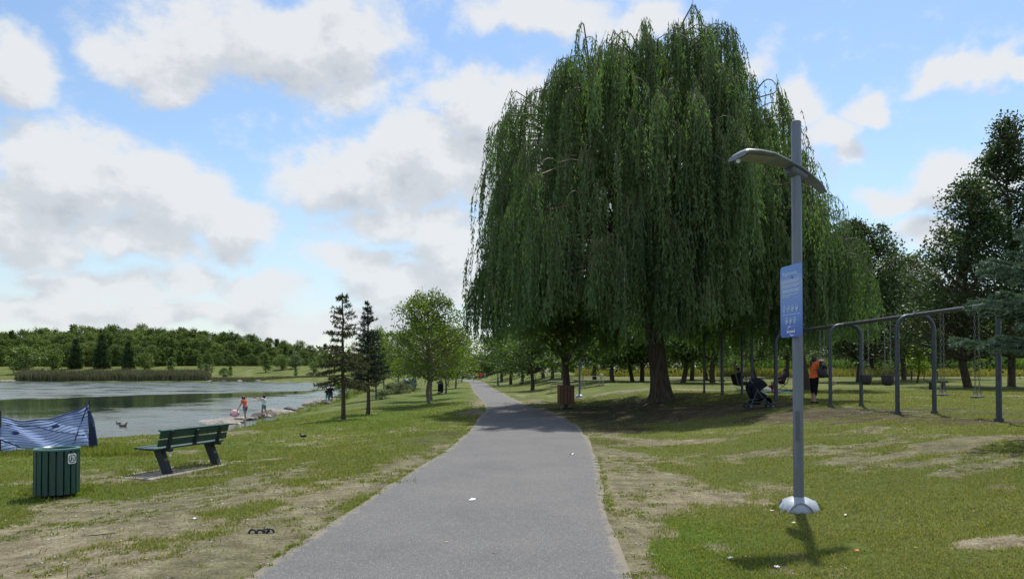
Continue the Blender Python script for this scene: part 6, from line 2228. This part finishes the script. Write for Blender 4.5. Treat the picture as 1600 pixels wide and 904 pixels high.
# child in the bucket swing
cx_, cy_ = XF(22.9), 22.9
kid, J, E = person('small child in a red and white hat sitting in the bucket swing', (cx_ + .02, cy_, 1.50 + .02), R(-100), .95,
                   dict(hipL=62, hipR=58, kneeL=30, kneeR=38, shL=70, shR=60, elL=20, elR=30, armL=20, armR=20, abdL=6, abdR=6, lean=-6),
                   dict(shirt=cloth('navy', (.02, .03, .06)), sleeve=.8, pants=cloth('dark_shorts', (.015, .017, .024)), leg=.6), detail=1, child=True, hair='long', seat=.0)
g = Geo()
hc, hr, hu, fw = E['head'], E['hr'], E['hup'], E['fwd']
g.lathe([(hr * 1.75, .0), (hr * 1.7, .012), (hr * 1.12, .03), (hr * 1.10, hr * .6), (hr * .8, hr * 1.0), (0, hr * 1.1)], 18, c=hc + hu * hr * .38)
hat = g.build('sun_hat', cloth('red_hat', (.60, .10, .10)), kid, True)
g = Geo(); g.lathe([(hr * 1.15, .03), (hr * 1.15, .07)], 18, c=hc + hu * hr * .38); g.build('hat_band', WHITE, hat)


def camp_chair(label, loc, rz, sc=1.0):
    t = thing('camp_chair', label, 'chair', loc, rz, None, sc)
    g = Geo(); V = []
    for i, (yy, zz) in enumerate(((.26, .42), (.10, .38), (-.10, .37), (-.22, .42), (-.28, .60), (-.36, .92))):
        for j, xx in enumerate((-.26, 0, .26)): V.append((xx, yy, zz - (.03 if j == 1 else 0)))
    V = np.array(V); idx = np.arange(18).reshape(6, 3)
    F = np.stack([idx[:-1, :-1], idx[1:, :-1], idx[1:, 1:], idx[:-1, 1:]], -1).reshape(-1, 4)
    g.add(V, F); g.add(V - [0, 0, .012], F[:, ::-1]); g.build('fabric_seat', BLACK_CLOTH, t, True)
    for s in (-1, 1):
        g = Geo(); g.tube([(s * .28, -.38, .95), (s * .28, -.24, .42), (s * .28, .26, .0)], .011, 7); g.build('frame_tube', GALV, t)
        g = Geo(); g.tube([(s * .28, .27, .60), (s * .28, .27, .42), (s * .28, -.30, .0)], .011, 7); g.build('frame_tube', GALV, t)
        g = Geo(); g.box((s * .28, -.02, .61), (.05, .58, .02), bev=.006); g.build('armrest', BLACK, t)
    g = Geo(); g.tube([(-.28, .26, .01), (.28, .26, .01)], .010, 6); g.tube([(-.28, -.30, .01), (.28, -.30, .01)], .010, 6); g.build('cross_tube', GALV, t)
    return t


X, Y, Z = on(1156, 35.0)
camp_chair('folding camp chair facing right, under the man left of the stroller', (X, Y, Z), R(-80))
person('adult in a dark grey top sitting in a camp chair left of the stroller', (X, Y, Z), R(-80), 1.70,
       dict(hipL=86, hipR=80, kneeL=84, kneeR=76, shL=35, shR=30, elL=55, elR=50, lean=-8, head=14),
       dict(shirt=cloth('charcoal', (.045, .043, .050)), sleeve=.6, pants=cloth('dark_jeans', (.03, .035, .05)), leg=1.8, shoes=BLACK), skin=SKIN_D, detail=1, hair='short', seat=.40)
X, Y, Z = on(1223, 40.5)
camp_chair('folding camp chair facing left, by the blue blanket', (X, Y, Z), R(72))
person('adult in a mauve-grey top leaning back in a camp chair by the blue blanket', (X, Y, Z), R(72), 1.66,
       dict(hipL=88, hipR=96, kneeL=60, kneeR=72, shL=42, shR=30, elL=40, elR=50, lean=-14, head=10),
       dict(shirt=cloth('mauve', (.085, .070, .095)), sleeve=1.2, pants=cloth('maroon', (.065, .022, .035)), leg=1.7, shoes=BLACK), skin=SKIN_D, detail=1, hair='bun', seat=.40)
X, Y, Z = on(1210, 36.9)
bl = Geo(); V = []
for i in range(13):
    for j in range(9):
        u_, v_ = i / 12 - .5, j / 8 - .5
        V.append((u_ * 1.9, v_ * 1.4, .035 + .03 * math.sin(u_ * 9) * math.cos(v_ * 8) + T(X + u_ * 1.9, Y + v_ * 1.4) - Z))
V = np.array(V); idx = np.arange(117).reshape(13, 9)
F = np.stack([idx[:-1, :-1], idx[1:, :-1], idx[1:, 1:], idx[:-1, 1:]], -1).reshape(-1, 4); bl.add(V, F); bl.add(V - [0, 0, .02], F[:, ::-1])
o = bl.build('blanket', cloth('sky_blue', (.12, .36, .62)), None, True); o.location = (X, Y, Z); tag(o, 'light blue picnic blanket spread on the grass under the child in red', 'blanket')
X, Y, Z = on(1206, 36.5)
person('toddler in a dark red top sitting on the blue blanket', (X, Y, Z + .05), R(165), .95,
       dict(hipL=84, hipR=80, kneeL=12, kneeR=20, abdL=16, abdR=16, shL=25, shR=30, elL=40, elR=35),
       dict(shirt=cloth('crimson', (.22, .03, .05)), sleeve=.5, pants=cloth('pink_shorts', (.35, .12, .16)), leg=.5), detail=1, child=True, hair='short', seat=.03)
X, Y, Z = on(1199, 36.2)
t = thing('tote_bag', 'white cloth bag left of the toddler on the blue blanket', 'bag', (X, Y, Z + .05))
g = Geo(); g.ell((0, 0, .12), (.20, .11, .13)); g.build('pouch', WHITE, t, True)
g = Geo(); g.tube([(-.1, 0, .2), (-.05, 0, .33), (.05, 0, .33), (.1, 0, .2)], .010, 6); g.build('strap', BLACK, t)

# stroller
X, Y, Z = on(1186, 22.9)
t = thing('stroller', 'black umbrella stroller with a hood, parked in the shade of the willow', 'stroller', (X, Y, Z), R(4))
g = Geo()
n = 12; V = []   # hood: quarter shell leaning forward
for i, a in enumerate(np.linspace(R(20), R(150), 9)):
    for b_ in np.linspace(-1, 1, n):
        rr_ = .36 * (1 - .10 * abs(b_) ** 3)
        V.append((-.10 + math.cos(a) * rr_ * -1.0 * .95 + .02, b_ * .22, .60 + math.sin(a) * rr_ * 1.05 * (1 - .22 * b_ * b_)))
V = np.array(V); V[:, 0] *= 1.0
idx = np.arange(9 * n).reshape(9, n); F = np.stack([idx[:-1, :-1], idx[1:, :-1], idx[1:, 1:], idx[:-1, 1:]], -1).reshape(-1, 4)
g.add(V, F); g.add(V * [.97, .97, 1] - [0, 0, .012], F[:, ::-1])
for s in (0, n - 1):
    fan = np.vstack([V[idx[:, s]], [[-.08, (-1 if s == 0 else 1) * .20, .56]]]); g.add(fan, [(i, i + 1, 9) for i in range(8)])
g.build('hood', BLACK_CLOTH, t, True)
g = Geo()
P_ = [(-.34, .80), (-.30, .55), (-.20, .34), (.02, .30), (.18, .36), (.30, .34), (.34, .18)]
V = np.array([(x_, y_, z_) for (x_, z_) in P_ for y_ in (-.19, -.06, .06, .19)]); idx = np.arange(len(V)).reshape(len(P_), 4)
F = np.stack([idx[:-1, :-1], idx[1:, :-1], idx[1:, 1:], idx[:-1, 1:]], -1).reshape(-1, 4)
g.add(V, F); g.add(V - [.03, 0, .04], F[:, ::-1])
for s in (-1, 1): g.prism([(-.34, .80), (-.30, .50), (-.16, .30), (.18, .34), (.16, .44), (-.08, .58)], -.008, .008, M=Matrix.Translation((0, s * .19, 0)) @ Matrix(((1, 0, 0, 0), (0, 0, -1, 0), (0, 1, 0, 0), (0, 0, 0, 1))))
g.build('seat_fabric', BLACK_CLOTH, t, True)
g = Geo(); g.box((-.14, 0, .20), (.34, .32, .14), bev=.05); g.build('basket', BLACK_CLOTH, t)
for s in (-1, 1):
    g = Geo(); g.tube([(-.50, s * .20, 1.00), (-.44, s * .20, 1.03), (-.40, s * .20, .96), (.02, s * .20, .36), (.36, s * .20, .10)], .011, 7); g.build('frame_tube', GREY_DARK, t)
    g = Geo(); g.tube([(-.36, s * .20, .09), (-.20, s * .20, .46), (-.12, s * .20, .60)], .011, 7); g.build('frame_tube', GREY_DARK, t)
    g = Geo(); g.tube([(-.30, s * .20, .22), (.26, s * .20, .18)], .008, 6); g.build('frame_tube', GREY_DARK, t)
    g = Geo(); g.tube([(-.52, s * .20, .985), (-.45, s * .20, 1.035), (-.41, s * .20, .99)], .017, 8); g.build('grip', BLACK, t)
    for wx_ in (-.36, .36):
        for k_ in (-1, 1):
            g = Geo(); g.tube([(wx_, s * .20 + k_ * .028 - .011, .085), (wx_, s * .20 + k_ * .028 + .011, .085)], .082, 20); wl = g.build('wheel', RUBBER, t)
            g = Geo(); g.tube([(wx_, s * .20 + k_ * .028 - .013, .085), (wx_, s * .20 + k_ * .028 + .013, .085)], .045, 14); g.build('rim', GREY_DARK, wl)
g = Geo(); g.tube([(-.36, -.26, .085), (-.36, .26, .085)], .008, 6); g.build('axle', GREY_DARK, t)
g = Geo(); g.box((.14, -.0, .40), (.16, .26, .03), bev=.01); g.build('tray', mat('tray_pattern', (.20, .16, .26), .6, 0, var=.5, scale=24), t)

# two girls on the shore rocks
X, Y, Z = at(383, 659)
Z = max(Z, WATER_Z + .12)
o_girl, J, E = person('girl in an orange top and denim shorts carrying a pink bag by the lake', (X, Y, Z), R(70), 1.34,
                      dict(hipL=-8, hipR=14, kneeL=6, kneeR=10, shL=14, shR=2, elL=12, elR=8, lean=12, head=22, armL=12),
                      dict(shirt=cloth('coral', (.62, .16, .09)), sleeve=.35, pants=cloth('denim', (.10, .19, .30)), leg=.42, pname='shorts'), detail=1, hair='blown')
bpy.context.view_layer.update()
hand = W_(o_girl, J['wrL'])
t = thing('pink_bag', 'puffed pink and white plastic bag in the hand of the girl in orange', 'bag', (hand.x - .10, hand.y, hand.z - .52))
rs = np.random.RandomState(8)
g = Geo(); g.ell((-.10, 0, .22), (.24, .17, .20), nu=20, nv=12)
V = g.V[0]; V += (rs.rand(*V.shape) - .5) * .035
g.tube([(-.02, 0, .36), (.05, 0, .46), (.09, 0, .50)], [.07, .03, .02], 8)
g.build('bag', mat('pink_film', (.72, .42, .50), .4, 0, var=.25, scale=8), t, True)
g = Geo(); g.ell((-.29, -.03, .17), (.08, .10, .09)); g.build('red_corner', mat('red_film', (.50, .06, .09), .4), t, True)

X, Y, Z = at(412, 655)
Z = max(Z, WATER_Z + .15)
girl2, J, E = person('girl in a white top and denim shorts with both hands raised to her face', (X, Y, Z), R(85), 1.30,
                     dict(hipL=10, hipR=-12, kneeL=4, kneeR=8, shL=74, shR=60, elL=52, elR=92, armL=2, armR=2, lean=0, head=2),
                     dict(shirt=cloth('white_top', (.62, .64, .68)), sleeve=.2, pants=cloth('blue_denim', (.14, .27, .38)), leg=.4, pname='shorts'), detail=1, hair='blown')
hd_ = W_(girl2, J['wrL'])
t = thing('red_cup', 'small red cup held up by the girl in the white top', 'cup', (hd_.x - .10, hd_.y - .02, hd_.z - .02))
g = Geo(); g.lathe([(0, 0), (.035, 0), (.05, .12), (.044, .12), (.03, .01), (0, .01)], 12); g.build('cup', mat('red_plastic', (.62, .05, .06), .35), t, True)

# two children in black by the shrub
X, Y, Z = on(517, 62); Z = max(Z, WATER_Z + .1)
person('taller boy in a black t-shirt and grey shorts at the water, seen from behind', (X, Y, Z), R(12), 1.50,
       dict(shL=20, shR=25, elL=60, elR=60, armL=14, armR=14, hipL=3, hipR=-3), dict(shirt=cloth('black_tee', (.012, .012, .015)), sleeve=.7, pants=cloth('grey_shorts', (.06, .065, .075)), leg=.95, shoes=BLACK), skin=SKIN_D, detail=1, hair='short')
X, Y, Z = on(511.5, 62.5); Z = max(Z, WATER_Z + .1)
person('shorter child in black with turquoise trousers beside the taller boy', (X, Y, Z), R(25), 1.24,
       dict(shL=40, shR=35, elL=70, elR=60, head=15), dict(shirt=cloth('black_tee', (.012, .012, .015)), sleeve=.7, pants=cloth('turquoise', (.06, .36, .42)), leg=1.5, shoes=BLACK), skin=SKIN_D, detail=1, hair='short', child=True)

# people far along the path and across the lake
FARP = [(734, 160, 1.70, 'walker in a pale blue shirt far along the path, leftmost of the group', (.30, .42, .55), (.20, .20, .18), 0),
        (744.5, 158, 1.66, 'walker in a yellow top far along the path', (.72, .48, .05), (.03, .03, .04), 1),
        (749.5, 162, 1.72, 'walker in a dark red top far along the path, behind the yellow one', (.38, .03, .03), (.05, .06, .12), 0),
        (752.5, 156, 1.62, 'walker in a bright red-orange top far along the path', (.75, .09, .04), (.06, .08, .18), 1),
        (758, 160, 1.60, 'walker in a grey top, rightmost of the group far along the path', (.30, .30, .32), (.22, .22, .24), 0),
        (740, 164, 1.20, 'small child in white walking beside the yellow walker', (.60, .55, .52), (.35, .30, .28), 1)]
for (px, D, H, lab, cs, cp_, f) in FARP:
    x, y, z = on(px, D)
    person(lab, (x, y, z + .01), R(180 if f else 10), H, dict(hipL=14, hipR=-12, kneeR=14, shL=-12, shR=14), dict(shirt=cloth('far%d' % px, cs), sleeve=.7, pants=cloth('farp%d' % px, cp_), leg=.9 if f else 1.7, shoes=BLACK), detail=0, hair='short', group='walkers far along the path')
for (px, D, lab, cs) in ((60.5, 236, 'person in a white shirt standing on the far bank, leftmost of the three', (.72, .72, .74)), (67, 238, 'person in black standing on the far bank between two in white', (.02, .02, .03)),
                         (71.5, 236, 'person in a white shirt standing on the far bank, rightmost of the three', (.70, .70, .72))):
    person(lab, on(px, D), R(170), 1.75, dict(), dict(shirt=cloth('bank%d' % int(px), cs), sleeve=1.2, pants=cloth('bankp', (.03, .03, .04)), leg=1.8, shoes=BLACK), detail=0, hair='short', group='people on the far bank')


# ------------------------------------------------------------------ birds
def bird(name, label, loc, rz, L_, c1, c2, beak, swim):
    t = thing(name, label, 'bird', loc, rz)
    g = Geo()
    z0 = .12 * L_ if swim else .36 * L_
    g.capsule((-.22 * L_, 0, z0 + .02 * L_), (.20 * L_, 0, z0 + .06 * L_), .13 * L_, .17 * L_)
    g.capsule((-.48 * L_, 0, z0 + .10 * L_), (-.2 * L_, 0, z0 + .04 * L_), .03 * L_, .11 * L_)
    g.capsule((.24 * L_, 0, z0 + .10 * L_), (.34 * L_, 0, z0 + .32 * L_), .09 * L_, .062 * L_)
    g.capsule((.34 * L_, 0, z0 + .33 * L_), (.38 * L_, 0, z0 + .34 * L_), .078 * L_, .066 * L_)
    if not swim:
        for s in (-1, 1): g.capsule((.02 * L_, s * .07 * L_, z0), (.0, s * .07 * L_, .0), .022 * L_, .016 * L_); g.capsule((.0, s * .07 * L_, .01), (.09 * L_, s * .08 * L_, .01), .014 * L_, .012 * L_)
    remesh(g, .018 * L_, 'body', c1, t)
    for s in (-1, 1):
        g = Geo(); g.ell((-.08 * L_, s * .135 * L_, z0 + .08 * L_), (.26 * L_, .04 * L_, .10 * L_), rot=Euler((0, R(8), 0))); g.build('wing', c2, t, True)
    g = Geo(); g.capsule((.43 * L_, 0, z0 + .33 * L_), (.53 * L_, 0, z0 + .31 * L_), .03 * L_, .018 * L_); g.build('beak', beak, t, True)
    return t


DUCK = mat('duck_brown', (.16, .12, .08), .8, 0, var=.5, scale=25); DUCKW = mat('duck_wing', (.22, .18, .13), .8, 0, var=.4, scale=25); BEAK = mat('beak', (.35, .20, .05), .5)
X = at(193, 666)
D_ = (CAMZ - WATER_Z) * FPX / (666 - HZ)
bird('duck', 'brown duck swimming on the lake above the bench', (col_x(193, D_), D_, WATER_Z - .02), R(10), .48, DUCK, DUCKW, BEAK, True)
bird('duck', 'small duck swimming behind the first one', (col_x(186, D_ + 2), D_ + 2, WATER_Z - .02), R(170), .34, DUCK, DUCKW, BEAK, True)
CROW = mat('black_feather', (.012, .012, .016), .5, 0, var=.3, scale=20)
X, Y, Z = at(474, 686)
bird('black_bird', 'small black bird standing on the grass right of the bench', (X, Y, Z), R(200), .24, CROW, CROW, CROW, False)
X, Y, Z = at(686, 617)
bird('black_bird', 'black bird on the grass under the maples on the left bank', (X, Y, Z), R(20), .40, CROW, CROW, CROW, False)
